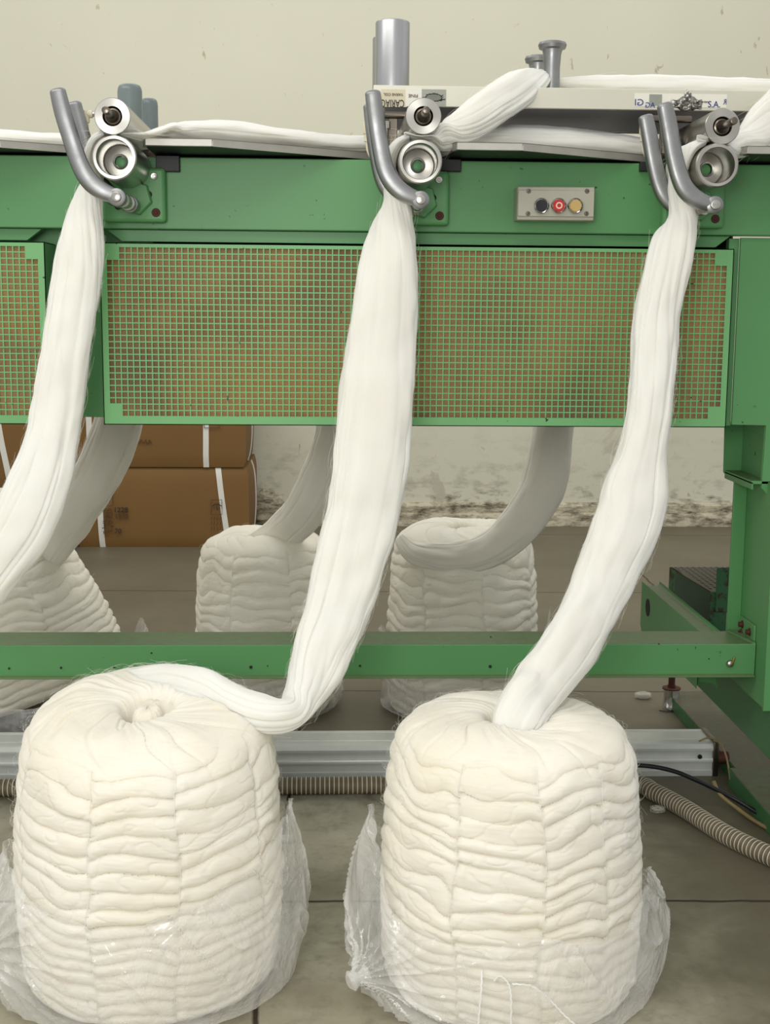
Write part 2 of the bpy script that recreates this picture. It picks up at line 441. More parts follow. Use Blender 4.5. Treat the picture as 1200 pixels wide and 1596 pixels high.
# end plate right
xs = P(1148, 500, 2.29).x
b = MB().box(P(1131, 500, 2.29).x, xs-.0012, 2.292, 2.31, .806, zb-.004); b.build('end_strip', G, fr, .001)
pl = [(xs, zb-.004), (1.30, zb-.004), (1.30, .60), (P(1203, 777, 2.285).x, P(1203, 777, 2.285).z), (P(1187.5, 760, 2.285).x, P(1187.5, 760, 2.285).z),
      (P(1195, 662, 2.285).x, P(1195, 662, 2.285).z), (xs, P(1150, 661, 2.285).z)]
MB().prism(pl, 2.285, 2.292, 'Y').build('end_cover_plate', G, fr, .001)
# post: web and back flange
xw = .790
MB().box(xw, xw+.006, 2.30, 2.46, .29, .84).box(xw-.018, xw, 2.452, 2.46, P(1135, 745, 2.455).z+.012, .84).build('post_upper_channel', G, fr, .001)
MB().prism([(P(1128, 700, 2.45).x, .80), (xw, .80), (xw, P(1137, 746, 2.45).z), (P(1137, 746, 2.45).x, P(1137, 746, 2.45).z), (P(1128, 736, 2.45).x, P(1128, 736, 2.45).z)], 2.448, 2.452).build('flange_plate', G, fr, .0008)
zl = P(1187, 752, 2.28).z
MB().box(P(1130, 722, 2.45).x, xw+.005, 2.285, 2.45, zl-.004, zl+.002).box(P(1130, 722, 2.45).x, P(1130, 722, 2.45).x+.003, 2.285, 2.45, zl-.014, zl).build('ledge', G, fr, .0008)
MB().box(.764, xw, 2.404, 2.410, .345, zl).box(xw-.002, xw+.004, 2.25, 2.376, .29, zl).build('post_web', G, fr, .001)
MB().box(xw-.002, .90, 2.245, 2.252, .285, .70).build('post_front_face', G, fr, .001)
# lower crossbeam
b = MB().prism([(2.300, .337), (2.300, .398), (2.400, .398), (2.400, .337), (2.396, .337), (2.396, .394), (2.304, .394), (2.304, .341), (2.345, .341), (2.345, .337)], -1.3, .786, 'X')
xb = b.build('crossbeam', G, fr, .0012)
MB().box(-1.3, .784, 2.288, 2.3005, .337, .3405).build('bottom_lip', green_paint('dusty_green_paint', rgb(96, 134, 86), 1, (120, 118, 84)), fr, .0008)
for px, py, r in ((95, 1041, .0022), (391, 1040, .003), (417, 1038, .0012), (561, 1038, .002), (764, 1039, .003), (14, 1042, .002), (236, 1018, .0015), (765, 993, .0012), (1027, 1004, .0012), (1105, 1027, .0012)):
    p = P(px, py, 2.2985); MB().cyl(p, p+Vector((0, .003, 0)), r, 12).build('bolt_hole', M['dark'], fr)
p = P(1137, 1034, 2.30)
q = MB().lathe(p+Vector((0, -.008, 0)), (0, 1, 0), [(0, .003), (.002, .006), (.008, .007)], 14).build('drain_cock', M['steel'], fr)
MB().tube([p+Vector((0, -.006, 0)), p+Vector((.004, -.008, .006)), p+Vector((.006, -.008, .014))], .002, 8).build('cock_handle', simple('brass', rgb(190, 150, 70), .3, 1), q)
# L bracket with four rusty bolts
bx0 = P(1146, 985, 2.35).x
br = MB().prism([(bx0, 2.395), (bx0+.02, 2.302), (xw-.003, 2.302), (xw-.003, 2.395)], .398, .402, 'Z').box(xw-.0065, xw-.0022, 2.305, 2.39, .402, .432).build('corner_bracket', G, fr, .001)
for (x, y) in ((bx0+.022, 2.375), (bx0+.030, 2.33)):
    MB().lathe((x, y, .402), (0, 0, 1), [(0, .0085), (.0015, .0085), (.0016, .005), (.005, .005), (.006, .004)], 12).build('bracket_bolt', M['rust'], br)
for (y, z) in ((2.372, .418), (2.328, .414)):
    MB().lathe((xw-.006, y, z), (-1, 0, 0), [(0, .008), (.0015, .008), (.0016, .0055), (.008, .005)], 12).build('bracket_bolt', M['rust'], br)
# side sill under the post
MB().box(.800, .90, 2.05, 3.05, .197, .285).build('side_sill', M['green_dirty'], fr, .002)
# foot beams on floor
MB().box(.868, 1.1, 2.62, 3.20, 0, .036).build('foot_beam', green_paint('foot_paint', rgb(62, 116, 72), 1.3, (78, 70, 54)), fr, .002)
MB().box(.850, 1.1, 1.9, 2.615, 0, .042).build('foot_plate', M['green_dirty'], fr, .002)

# ================================================================= GRILLE PANELS
def grille(px0, px1, label, stop_l=True, ncol=None):
    y0 = 2.250; zt_, zb_ = 1.1175, .8065
    x0, x1 = px0, px1
    pt = thing('perforated_panel', ((x0+x1)/2, y0+.04, zb_), label, 'grille panel', 'perforated panels on the machine front')
    hole0z = P(600, 388.5, y0).z; hole1z = P(600, 651, y0).z
    nr = 27; pit = (hole0z-hole1z)/nr
    fx = .0065
    gx0 = x0+fx; n = int(round((x1-x0-2*.0085)/pit)); gx0 = (x0+x1)/2-n*pit/2; gx1 = gx0+n*pit
    b = MB(); th = .0015; wv = .00105
    # frame border
    b.box(x0, x1, y0, y0+th, hole0z-wv, zt_); b.box(x0, x1, y0, y0+th, zb_, hole1z+wv)
    b.box(x0, gx0+wv, y0, y0+th, hole1z+wv, hole0z-wv); b.box(gx1-wv, x1, y0, y0+th, hole1z+wv, hole0z-wv)
    for (cx0, cx1) in ((gx0, gx0+2*pit), (gx1-2*pit, gx1)):
        for (cz0, cz1) in ((hole0z-2*pit, hole0z), (hole1z, hole1z+2*pit)):
            b.box(cx0, cx1, y0+.0001, y0+th+.0001, cz0, cz1)
    for i in range(1, n): b.box(gx0+i*pit-wv, gx0+i*pit+wv, y0+.0002, y0+th, hole1z, hole0z)
    for j in range(1, nr): b.box(gx0, gx1, y0+.00015, y0+th, hole1z+j*pit-wv, hole1z+j*pit+wv)
    b.build('grille_face', M['green_grille'], pt)
    s = MB(); d = 2.338
    s.prism([(x1-.0015, y0), (x1, y0), (x1, d), (x1-.0015, d)], zb_, zt_, 'Z')
    s.box(x0, x0+.0015, y0, d, zb_, zt_); s.box(x0, x1, y0, d, zt_-.0015, zt_); s.box(x0, x1, y0, d, zb_, zb_+.0015)
    s.build('side_flange', M['green'], pt)
    MB().box(x0+.003, x1-.003, y0+.008, y0+.016, zb_+.003, zt_-.003).build('filter_mat', M['filter'], pt)
    return pt
grille(P(158, 500, 2.25).x, P(1139, 500, 2.25).x, 'wide green perforated grille panel with tan filter mat, behind the two right slivers')
gl = grille(-1.45, P(73, 500, 2.25).x, 'green perforated grille panel cut off by the left edge of the photo')
b = MB(); zq = P(40, 543, 2.249).z
b.tube([(P(-20, 543, 2.249).x, 2.2485, zq), (P(64, 543, 2.249).x, 2.2485, zq)], .0006, 6); b.build('wire', M['steel'], gl)

# ================================================================= ROLLER STATIONS
def station(rx, ppx, barpts, label, pin, upx, shaft_dir, back_bar=True, side=1):
    zc, r = 1.2415, .0350
    st = thing('roller_station', (rx, 2.24, 1.14), label, 'roller unit', 'sliver roller units along the machine top')
    # cast mounting plate with rounded corners
    mp_ = MB().box(rx-.048, rx+.060, 2.248, 2.272, 1.152, 1.243).build('mounting_plate', M['green'], st, .006, seg=3)
    hx = rx+.002
    MB().lathe((hx+.008, 2.235, 1.192), (0, 1, 0), [(0, .027), (.002, .029), (.013, .030)], 6).build('hub_boss', M['green'], mp_, .001)
    for (dx, z, rr, mt) in ((.042, 1.228, .006, M['steel']), (.044, 1.168, .0075, M['rust']), (.032, 1.198, .006, M['dark']), (-.02, 1.178, .006, M['dark'])):
        MB().lathe((rx+dx, 2.2462, z), (0, 1, 0), [(0, rr*.35), (.0012, rr*.4), (.0004, rr*.45), (.0001, rr*.9), (.001, rr)], 16).build('plate_bolt', mt, mp_)
    # lower hollow roller, axis front to back
    y0, y1 = 2.10, 2.262
    c = Vector((rx, 0, zc))
    prof = [(y1, r*.5), (y1, r), (y0+.002, r), (y0, r-.002), (y0, r-.0065), (y0+.002, r-.0072), (y0+.060, r-.0078), (y0+.062, r-.0095), (y0+.060, .0125), (y0+.0585, .0118), (y0+.0595, .0095), (y0+.075, .0095), (y0+.076, .001)]
    lr = MB().lathe((rx, 0, zc), (0, 1, 0), prof, 64).build('lower_roller', M['steel'], st)
    MB().lathe((rx, y0+.066, zc), (0, 1, 0), [(0, .006), (.001, .0085), (.01, .0085)], 20).build('end_nut', M['green'], lr)
    # upper pressing roller with a bearing and a shaft
    u = P(upx, 181 if upx < 900 else 197, 2.10); u.y = 0
    ur = .0283
    yb0, yb1 = (2.10, 2.38)
    ul = MB().lathe((u.x, 0, u.z), (0, 1, 0), [(yb0+.012, .002), (yb0+.012, .0135), (yb0+.0015, .0148), (yb0, .0155), (yb0, ur-.001), (yb0+.001, ur), (yb1, ur), (yb1, .01)], 64).build('upper_roller', M['steel'], st)
    MB().lathe((u.x, yb0+.003, u.z), (0, 1, 0), [(0, .0085), (-.001, .010), (0, .0125), (.002, .0135), (.008, .0135)], 40).build('bearing_ring', M['steel_dark'], ul)
    sd = Vector(shaft_dir)
    MB().cyl(Vector((u.x, yb0+.012, u.z)), Vector((u.x+sd.x, yb0-.062, u.z+sd.z)), .0058, 24, bev=.001).build('shaft', M['steel_dark'], ul)
    # bent guide bars on a shared pivot pin
    pts = [P(x, y, 2.075) for x, y, _ in barpts]; wd = [k for _, _, k in barpts]
    rows = bez([(p.x, p.y, p.z, k) for p, k in zip(pts, wd)], 8)
    piv = P(pin[0], pin[1], 2.075)
    def bar(dy, nm):
        m_ = MB(); ps = [Vector(q_[:3])+Vector((0, dy, 0)) for q_ in rows]; rr = [q_[3]*1.08*2.075/2000 for q_ in rows]
        e = ps[0]-ps[1]; e.normalize()
        ps = [ps[0]+e*.004, ps[0]+e*.0025]+ps; rr = [rr[0]*.55, rr[0]*.85]+rr
        m_.tube(ps, rr, 20, sq=(.75, 1.0), wdirs=(0, 1, 0))
        m_.lathe(piv+Vector((0, dy-.009, 0)), (0, 1, 0), [(0, .0125), (.001, .0138), (.018, .0138), (.019, .0125)], 28)
        return m_.build(nm, M['cast_alu'], st)
    bar(0, 'guide_bar')
    if back_bar: bar(.125, 'guide_bar')
    MB().cyl(piv+Vector((0, -.014, 0)), piv+Vector((0, .18, 0)), .0078, 24, bev=.001).build('pivot_pin', M['steel'], st)
    MB().lathe(piv+Vector((0, .05, 0)), (0, 1, 0), [(0, .011), (.03, .011), (.031, .009), (.045, .009), (.046, .012), (.07, .012)], 24).build('collar', M['steel'], st)
    return st, u
L = station(P(178, 247, 2.10).x, 0, [(90, 142, 11), (98, 175, 12), (112, 220, 12), (124, 255, 12.5), (138, 280, 13), (158, 297, 12.5), (185, 308, 10)],
            'leftmost roller unit with two steel rollers and guide bars splayed far left', (183, 308), 175, (0, 0, 0))
Cn = station(P(655, 250, 2.10).x, 0, [(581, 145, 11), (586, 185, 12), (592, 225, 12), (600, 262, 12.5), (612, 285, 13), (631, 302, 12.5), (656, 312, 10)],
             'middle roller unit with two steel rollers below the upside-down sticker', (655, 312), 660, (0, 0, 0))
Rn = station(P(1118, 258, 2.10).x, 0, [(1036, 164, 11), (1043, 200, 12), (1050, 240, 12), (1059, 275, 12.5), (1070, 297, 13), (1088, 312, 12.5), (1112, 320, 10)],
             'rightmost roller unit, its shaft pointing right, in front of the torn blue label', (1112, 320), 1126, (0, 0, 0))
# compressed-air elbow fittings on units
for st, (ex, ey), fl in ((L[0], (133, 172), 1), (Cn[0], (572, 190), 0), (Rn[0], (1003, 190), 0)):
    p = P(ex, ey, 2.22)
    b = MB().cyl(p, p+Vector((0, 0, -.02)), .0068, 16, bev=.001).cyl(p+Vector((0, 0, -.02)), p+Vector((0, 0, -.032)), .005, 16)
    if fl: b.cyl(p+Vector((-.002, 0, -.006)), p+Vector((.012, 0, -.006)), .0065, 16, bev=.001)
    e = b.build('air_elbow', M['white_plastic'], st)
    if fl: MB().cyl(p+Vector((.012, 0, -.006)), p+Vector((.034, 0, -.004)), .0042, 12).build('air_nipple', M['chrome'], e)
    rows = bez([(p.x, p.y, p.z-.03), (p.x+.003, p.y, p.z-.05), (p.x+.02, p.y+.01, p.z-.075), (p.x+.03, p.y+.04, p.z-.10)], 6)
    MB().tube([Vector(q_) for q_ in rows], .0026, 8).build('air_tube', M['white_plastic'], e)
# arm and bracket that carries the middle and right pressing rollers
for st, u, dx in ((Cn[0], Cn[1], 0), (Rn[0], Rn[1], 0)):
    b = MB().box(u.x-.062, u.x-.056, 2.24, 2.262, 1.275, 1.345).box(u.x-.05, u.x-.034, 2.25, 2.268, 1.262, 1.338).cyl((u.x-.085, 2.25, 1.334), (u.x-.01, 2.25, 1.334), .006, 12)
    a_ = b.build('pressure_arm', M['steel_dark'], st, .001)
    MB().cyl((u.x-.053, 2.238, 1.275), (u.x-.053, 2.238, 1.315), .0035, 10).cyl((u.x-.053, 2.238, 1.31), (u.x-.053, 2.238, 1.322), .0065, 10).build('arm_spring_rod', M['steel'], a_)
b = MB().box(L[1].x-.03, L[1].x+.02, 2.262, 2.272, 1.263, 1.318); b.build('pressure_arm', M['steel_dark'], L[0], .001)

# black hinge blocks at tray ends
for px, lab in ((262, 'black steel tray block beside the left roller unit'), (703, 'black steel tray block beside the middle roller unit'), (1020, 'black steel tray block left of the right roller unit')):
    p = P(px, 255, 2.25)
    o = MB().box(p.x-.022, p.x+.018, 2.258, 2.2715, p.z-.012, 1.264).build('tray_block', M['black'], bevel=.001)
    tag(o, lab, 'bracket')

# ================================================================= TRAYS
def tray(pts, label):
    # pts: front outline left->right in (x, y)
    zt_, z0 = 1.2785, 1.2662
    poly = list(pts)+[(pts[-1][0], 2.80), (pts[0][0], 2.80)]
    t_ = thing('sliver_tray', (sum(p[0] for p in pts)/len(pts), 2.5, z0), label, 'tray', 'aluminium sliver trays on the machine top')
    MB().prism([(p[0]+(.003 if p[0] == poly[0][0] else 0), p[1]+.003) for p in poly], z0+.006, z0+.0085, 'Z').build('tray_floor', M['alu_sheet'], t_)
    MB().prism([(p[0]+(.004 if i == 0 else 0), p[1]+.006) for i, p in enumerate(poly[:-2])]+[(poly[-2][0], 2.79), (poly[-1][0]+.004, 2.79)], z0+.001, z0+.0058, 'Z').build('underside_shade', M['black'], t_)  # black sheet added as the shade under the tray, which is bare aluminium
    b = MB()
    for (a, c) in zip(pts[:-1], pts[1:]):
        d = Vector((c[0]-a[0], c[1]-a[1], 0)).normalized(); n_ = Vector((-d.y, d.x, 0))*.004
        b.prism([a, c, (c[0]+n_.x, c[1]+n_.y), (a[0]+n_.x, a[1]+n_.y)], z0, zt_, 'Z')
    b.build('front_lip', M['alu_sheet'], t_, .0012)
    return t_
x1 = P(220, 226, 2.15).x; x2 = P(331, 223, 2.15).x; x3 = P(578, 238, 2.30).x
tray([(x1, 2.17), (x1+.006, 2.15), (x2, 2.15), (x3, 2.30)], 'aluminium sliver tray between left and middle roller units')
x4 = P(706, 230, 2.15).x; x5 = P(815, 226, 2.15).x; x6 = P(1030, 245, 2.30).x
tray([(x4, 2.17), (x4+.006, 2.15), (x5, 2.15), (x6, 2.30)], 'aluminium sliver tray between middle and right roller units')
tray([(-1.1, 2.15), (P(0, 227, 2.20).x, 2.20), (P(112, 235, 2.26).x, 2.26)], 'aluminium sliver tray at the left edge, left of the first roller unit')
x7 = P(1157, 237, 2.15).x
tray([(x7, 2.17), (x7+.008, 2.15), (1.2, 2.15)], 'short visible end of aluminium tray at the right edge of the photo')

# ================================================================= ALUMINIUM TABLE
xt0 = P(582, 150, 2.27).x
tb = thing('aluminium_table', (.6, 2.4, 1.279), 'pale aluminium raised table above the trays, carrying bollards and stickers', 'table')
MB().box(xt0, 1.5, 2.270, 2.56, 1.380, 1.3865).box(xt0, 1.5, 2.268, 2.276, 1.3515, 1.386).build('table_top', M['alu_white'], tb, .0012)
MB().box(xt0+.003, 1.5, 2.277, 2.56, 1.3515, 1.3545).build('underside_sheet', M['alu_under'], tb)
for x in (1.0, 1.4): MB().box(x, x+.02, 2.52, 2.54, 1.279, 1.352).build('leg', M['alu_white'], tb)

def bollard(px, ytop, Y, r, z0, kind, label, group):
    p = P(px, ytop, Y); base = Vector((p.x, Y, z0)); h = p.z-z0
    if kind == 'plain': prof = [(0, r), (h-.003, r), (h-.001, r-.0008), (h, r-.003)]
    elif kind == 'round': prof = [(0, r), (h-.012, r), (h-.006, r*.95), (h-.002, r*.85), (h, r*.65)]
    else: prof = [(0, r*.98), (h*.5, r*.92), (h-.022, r*1.02), (h-.014, r*1.15), (h-.012, r*1.5), (h-.006, r*1.62), (h-.002, r*1.5), (h, r*1.1)]
    mat = {'plain': M['alu_brushed'], 'round': M['bluegrey'], 'flange': M['cast_alu']}[kind]
    o = MB().lathe(base, (0, 0, 1), prof, 48).build('guide_post', mat, origin=base)
    tag(o, label, 'guide post', group)
TZ = 1.3865
bollard(612, 34, 2.36, .0302, TZ, 'plain', 'tall thick brushed aluminium post, the front one at left end of the table', None)
bollard(606, 59, 2.49, .0302, TZ, 'plain', 'brushed aluminium post mostly hidden behind the front thick post', None)
bollard(861, 65, 2.345, .0155, TZ, 'flange', 'front flanged metal post on the table with sliver wrapped round', None)
bollard(839, 87, 2.47, .0155, TZ, 'flange', 'rear flanged metal post half hidden behind the front flanged post', None)
bollard(202, 132, 2.36, .0215, 1.2745, 'round', 'nearer blue-grey round-topped post behind the left rollers', None)
bollard(232, 154, 2.50, .0165, 1.2745, 'round', 'farther, shorter blue-grey round-topped post beside the left rollers', None)

# stickers ---------------------------------------------------------
yf = 2.2678
def quad(px0, py0, px1, py1, y, th=.0004, wob=0):
    a = P(px0, py0, y); c = P(px1, py1, y); return MB().box(a.x, c.x, y-th, y, c.z, a.z)
s = thing('sticker', P(620, 150, yf), 'torn cream and white sticker with upside-down black lettering, left end of table', 'sticker')
quad(594, 139, 634, 167, yf).build('torn_backing', M['paper_yel'], s)
quad(632, 137, 657, 166, yf, .0008).build('white_patch', M['paper'], s)
def T(body, size, mat, px, py, parent, y, rot=pi, mirror=False, sx=1.0, name='lettering'):
    return text_mesh(body, size, M[mat], name, parent, P(px, py, y), rot, mirror, sx=sx)
T('FINE', .0075, 'ink_fade', 644, 149, s, yf-.0015, sx=1.1)
T('YARNS COL', .0062, 'ink_fade', 613, 147, s, yf-.0012, sx=1.0)
T('CARIAGG', .0180, 'ink', 608, 160.5, s, yf-.0012, sx=.62)
s2 = thing('sticker', P(675, 150, yf), 'grey silvery sticker with a dark oval emblem, right of the white patch', 'sticker')
quad(656, 139, 695, 166, yf).build('silver_backing', M['foil_print'], s2)
b = MB(); c = P(676, 152, yf-.0008)
random.seed(4)
ring = [(c.x+.014*cos(a*pi/24), c.z+.0062*sin(a*pi/24)) for a in range(48)]
b.tube([Vector((x, c.y, z)) for x, z in ring+[ring[0]]], .0006, 6)
for k in range(26):
    a = random.uniform(0, 2*pi); r0 = random.uniform(.85, 1.0); r1 = r0+random.uniform(.2, .6)
    b.tube([Vector((c.x+.014*cos(a)*r0, c.y, c.z+.0062*sin(a)*r0)), Vector((c.x+.014*cos(a+.2)*r1, c.y, c.z+.0062*sin(a+.2)*r1))], .0004, 5)
for k in range(7):
    zz_ = c.z-.005+.0016*k; hw = .013*math.sqrt(max(0, 1-((zz_-c.z)/.0062)**2))
    b.tube([Vector((c.x-hw, c.y, zz_)), Vector((c.x+hw, c.y, zz_))], .00025, 5)
b.build('emblem', M['ink'], s2)
s3 = thing('sticker', P(1060, 155, yf), 'torn packing label with mirrored blue letters and crumpled foil tape', 'sticker')
quad(989, 145, 1132, 168, yf).build('torn_backing', M['paper'], s3)
quad(1012, 147, 1031, 165, yf, .0010).build('grey_patch', M['foil_print'], s3)
T('GI', .0155, 'ink_blue', 996, 160, s3, yf-.0014, 0, True, 1.1)
T('AG', .0125, 'ink_blue', 1013, 164, s3, yf-.0016, 0, True, 1.0)
T('S.A.', .0150, 'ink_blue', 1113, 163, s3, yf-.0014, 0, False, .95)
T('R', .0125, 'ink_blue', 1130, 159, s3, yf-.0014, 0, True, .8)
T('YARN', .004, 'ink_fade', 1099, 159, s3, yf-.0014, 0, False, 1)
def crumple(px0, py0, px1, py1, nx_, nz_, amp, seed):
    a = P(px0, py0, yf); c = P(px1, py1, yf); vs = []; fs = []
    for j in range(nz_+1):
        for i in range(nx_+1):
            u_, v_ = i/nx_, j/nz_; e = (1-abs(2*v_-1)**3)*(1-abs(2*u_-1)**4)
            edge = .0025*N3(u_*5, v_*4, seed)
            sc_ = .55+.45*sin(pi*u_)+.5*N3(u_*5, seed, 2)
            x = a.x+(c.x-a.x)*u_+edge; z = (a.z+c.z)/2+(a.z-c.z)*(.5-v_)*sc_+edge
            vs.append((x, yf-.0005-amp*e*(.4+abs(N3(u_*8, v_*4, seed))*1.6), z))
    for j in range(nz_):
        for i in range(nx_): k = j*(nx_+1)+i; fs.append((k, k+nx_+1, k+nx_+2, k+1))
    return MB().add(vs, fs, False)
crumple(1045, 151, 1094, 172, 40, 16, .006, 3.3).build('foil_tape', M['foil'], s3)
crumple(1067, 139, 1077, 156, 8, 10, .004, 9.3).build('foil_tape', M['foil'], s3)

# ================================================================= CONTROL BOX
a = P(807, 290, 2.225); c = P(926, 344, 2.225)
cb = thing('control_box', ((a.x+c.x)/2, 2.272, c.z), 'grey control box with three push buttons on the green fascia', 'control box')
MB().box(a.x, c.x, 2.228, 2.272, c.z, a.z).build('housing', M['box_grey'], cb, .002)
MB().box(a.x+.001, c.x-.001, 2.2245, 2.229, c.z+.006, a.z-.006).build('cover_plate', M['box_grey'], cb, .001)
for px, col, nm in ((843, 'btn_black', 'black'), (870, 'btn_red', 'red'), (896, 'btn_tan', 'tan')):
    p = P(px, 321, 2.2245)
    bt = MB().lathe(p, (0, -1, 0), [(0, .0135), (.003, .0135), (.009, .0125), (.010, .0118), (.009, .0108), (.006, .0105), (.0055, .001)], 40).build('push_button', M['chrome'], cb)
    cap = MB().lathe(p+Vector((0, -.004, 0)), (0, -1, 0), [(0, .0100), (.004, .0100), (.0048, .0092), (.0046, .0005)], 36).build('cap', M[col], bt)
    tag(cap, nm+' button cap')
    if nm == 'red':
        MB().lathe(p+Vector((0, -.0092, 0)), (0, -1, 0), [(0, .0058), (.0006, .0056), (.0006, .0036), (0, .0034)], 32, closed=True).build('cream_ring', M['btn_cream'], bt)
for px, py, an in ((824, 298, .8), (915, 298, .1), (823, 333, .8), (914, 333, 1.5)):
    p = P(px, py, 2.2245)
    sw = MB().lathe(p, (0, -1, 0), [(0, .0040), (.0009, .0036), (.0011, .0005)], 20).build('cover_screw', M['steel_dark'], cb)
    d = Vector((cos(an), 0, sin(an)))*.003; n_ = Vector((-sin(an), 0, cos(an)))*.0005
    q = p+Vector((0, -.0012, 0))
    MB().add([q-d-n_, q+d-n_, q+d+n_, q-d+n_], [(0, 1, 2, 3)]).build('screw_slot', M['ink'], sw)

# ================================================================= WOOL SLIVERS
def fibres(path, rad, cnt, seed, parent, name='stray_fibres', L0=.03, outward=None, rr=.00010):
    random.seed(seed)
    cu = bpy.data.curves.new(name, 'CURVE'); cu.dimensions = '3D'; cu.bevel_depth = rr; cu.bevel_resolution = 0
    og = ORIG[parent.name]
    for _ in range(cnt):
        p, d, tdir = outward(random)
        ln = L0*random.uniform(.4, 1.3); k = 5
        side = Vector([random.uniform(-1, 1) for _ in range(3)])
        sp = cu.splines.new('POLY'); sp.points.add(k)
        for i in range(k+1):
            u_ = i/k; q_ = p+d*(sin(u_*pi)*ln*.22)+tdir*(u_*ln)+side*(u_*u_*ln*.22)-og
            sp.points[i].co = (q_.x, q_.y, q_.z, 1)
    cu.materials.append(M['fibre'])
    o = bpy.data.objects.new(name, cu); sc.collection.objects.link(o); o.parent = parent
    o['kind'] = 'stuff'; return o

def sliver(rows, label, seed, mat='wool_sliver', n=9, ns=110, groove=.30, fib=800, mode='px', wr=1.0, group='wool slivers hanging from the rollers'):
    """rows: px,py,Y,halfwidth_px,half_thick_m,twist_deg   (or world: x,y,z,hw_m,ht_m,twist)"""
    W_ = []
    for r_ in rows:
        if mode == 'px' and r_[0] > -400 and len(r_) == 6:
            p = P(r_[0], r_[1], r_[2]); W_.append((p.x, p.y, p.z, r_[3]*r_[2]/2000, r_[4], r_[5]))
        else: W_.append(tuple(r_[-6:]))
    R = bez(W_, n); S = len(R); vs = []; uvs = []; acc = 0; frames = []
    Wp = None
    for i in range(S):
        p = Vector(R[i][:3]); T_ = (Vector(R[min(i+1, S-1)][:3])-Vector(R[max(i-1, 0)][:3])).normalized()
        if i: acc += (p-Vector(R[i-1][:3])).length
        base = T_.cross(Vector((0, 1, 0)))
        if base.length < .25 and Wp is not None: base = Wp
        base.normalize()
        if Wp is not None and base.dot(Wp) < 0: base = -base
        Wp = base.copy()
        Nn = base.cross(T_).normalized()
        tw = radians(R[i][5]); Wd = base*cos(tw)+Nn*sin(tw); Nd = T_.cross(Wd)
        frames.append((p, T_, Wd, Nd, R[i][3], R[i][4]))
        a_, b_ = R[i][3], R[i][4]
        for k in range(ns):
            ph = 2*pi*k/ns; c_, s_ = cos(ph), sin(ph)
            wob = 1+.10*N3(c_*1.2, s_*1.2+seed, acc*7)+.05*N3(c_*2, s_*2, acc*16+seed)
            g = N3(c_*2.6+seed, s_*2.6, acc*1.3+.15*N3(acc*9, ph, seed)); cr = math.exp(-(g/.10)**2)
            g2 = N3(c_*3.4+seed*2, s_*3.4, acc*1.9+5); cr2 = math.exp(-(g2/.035)**2)*max(0, min(1, .3+2*N3(acc*2, c_*2, seed+9)))
            mask = max(0., min(1., .55+1.4*N3(acc*2.4, seed, c_*1.5)))
            dep = -groove*min(b_, .02)*(.75*cr*mask+.22*cr2)
            fine = .0002*N3(ph*16, acc*5, seed)+.0011*wr*N3(ph*2.5, acc*55, seed+7)*max(0, N3(acc*8, ph*1.1, seed+3)+.25)
            lump = .0022*N3(c_*2.2, s_*2.2+3, acc*24+seed)
            rad = dep*.75+fine+lump
            se = .9
            cc = math.copysign(abs(c_)**se, c_); ss = math.copysign(abs(s_)**se, s_)
            q_ = p+Wd*(a_*wob*cc)+Nd*(b_*wob*ss)
            nn = (Wd*(c_*b_)+Nd*(s_*a_)).normalized()
            vs.append(q_+nn*rad)
            uvs.append((k/ns*.6, acc))
    fs = []
    for i in range(S-1):
        for k in range(ns): fs.append((i*ns+k, i*ns+(k+1) % ns, (i+1)*ns+(k+1) % ns, (i+1)*ns+k))
    fs.append(tuple(range(ns))[::-1]); fs.append(tuple((S-1)*ns+k for k in range(ns)))
    b = MB().add(vs, fs, True); b.uv = uvs
    o = b.build('wool_sliver', M[mat]); tag(o, label, 'wool sliver', group)
    if fib:
        def ow(rn):
            i = rn.randrange(2, S-2); p, T_, Wd, Nd, a_, b_ = frames[i]
            sg = rn.choice((-1, 1)) if rn.random() < .75 else 0
            if sg: ph = (0 if sg > 0 else pi)+rn.uniform(-.35, .35)
            else: ph = rn.uniform(0, 2*pi)
            q_ = p+Wd*(a_*cos(ph))+Nd*(b_*sin(ph)); d = (Wd*cos(ph)*b_+Nd*sin(ph)*a_).normalized()
            return q_-d*.0008, d*rn.uniform(.1, .55), T_*rn.choice((-1, 1))
        fibres(None, None, fib, int(seed*10), o, outward=ow, L0=.032)
    return o

def over_roller(rx, extra=()):
    """rows (world) going up the left side of lower roller and through the nip"""
    out = []; zc = 1.2415
    for ang, th, hw in ((200, .0125, .050), (172, .0115, .060), (140, .0100, .068), (112, .007, .070), (92, .0030, .072)):
        R_ = .0352+th; a_ = radians(ang)
        out.append((rx+R_*cos(a_), 2.175, zc+R_*sin(a_), hw, th, 90))
    return out
rxL, rxC, rxR = P(178, 247, 2.10).x, P(655, 250, 2.10).x, P(1118, 258, 2.10).x

def W(rows): return [('w',)+tuple(r_) for r_ in rows]
def conv(rows):
    out = []
    for r_ in rows:
        if r_[0] == 'w': out.append(tuple(r_[1:]))
        else:
            p = P(r_[0], r_[1], r_[2]); out.append((p.x, p.y, p.z, r_[3]*r_[2]/2000, r_[4], r_[5]))
    return out

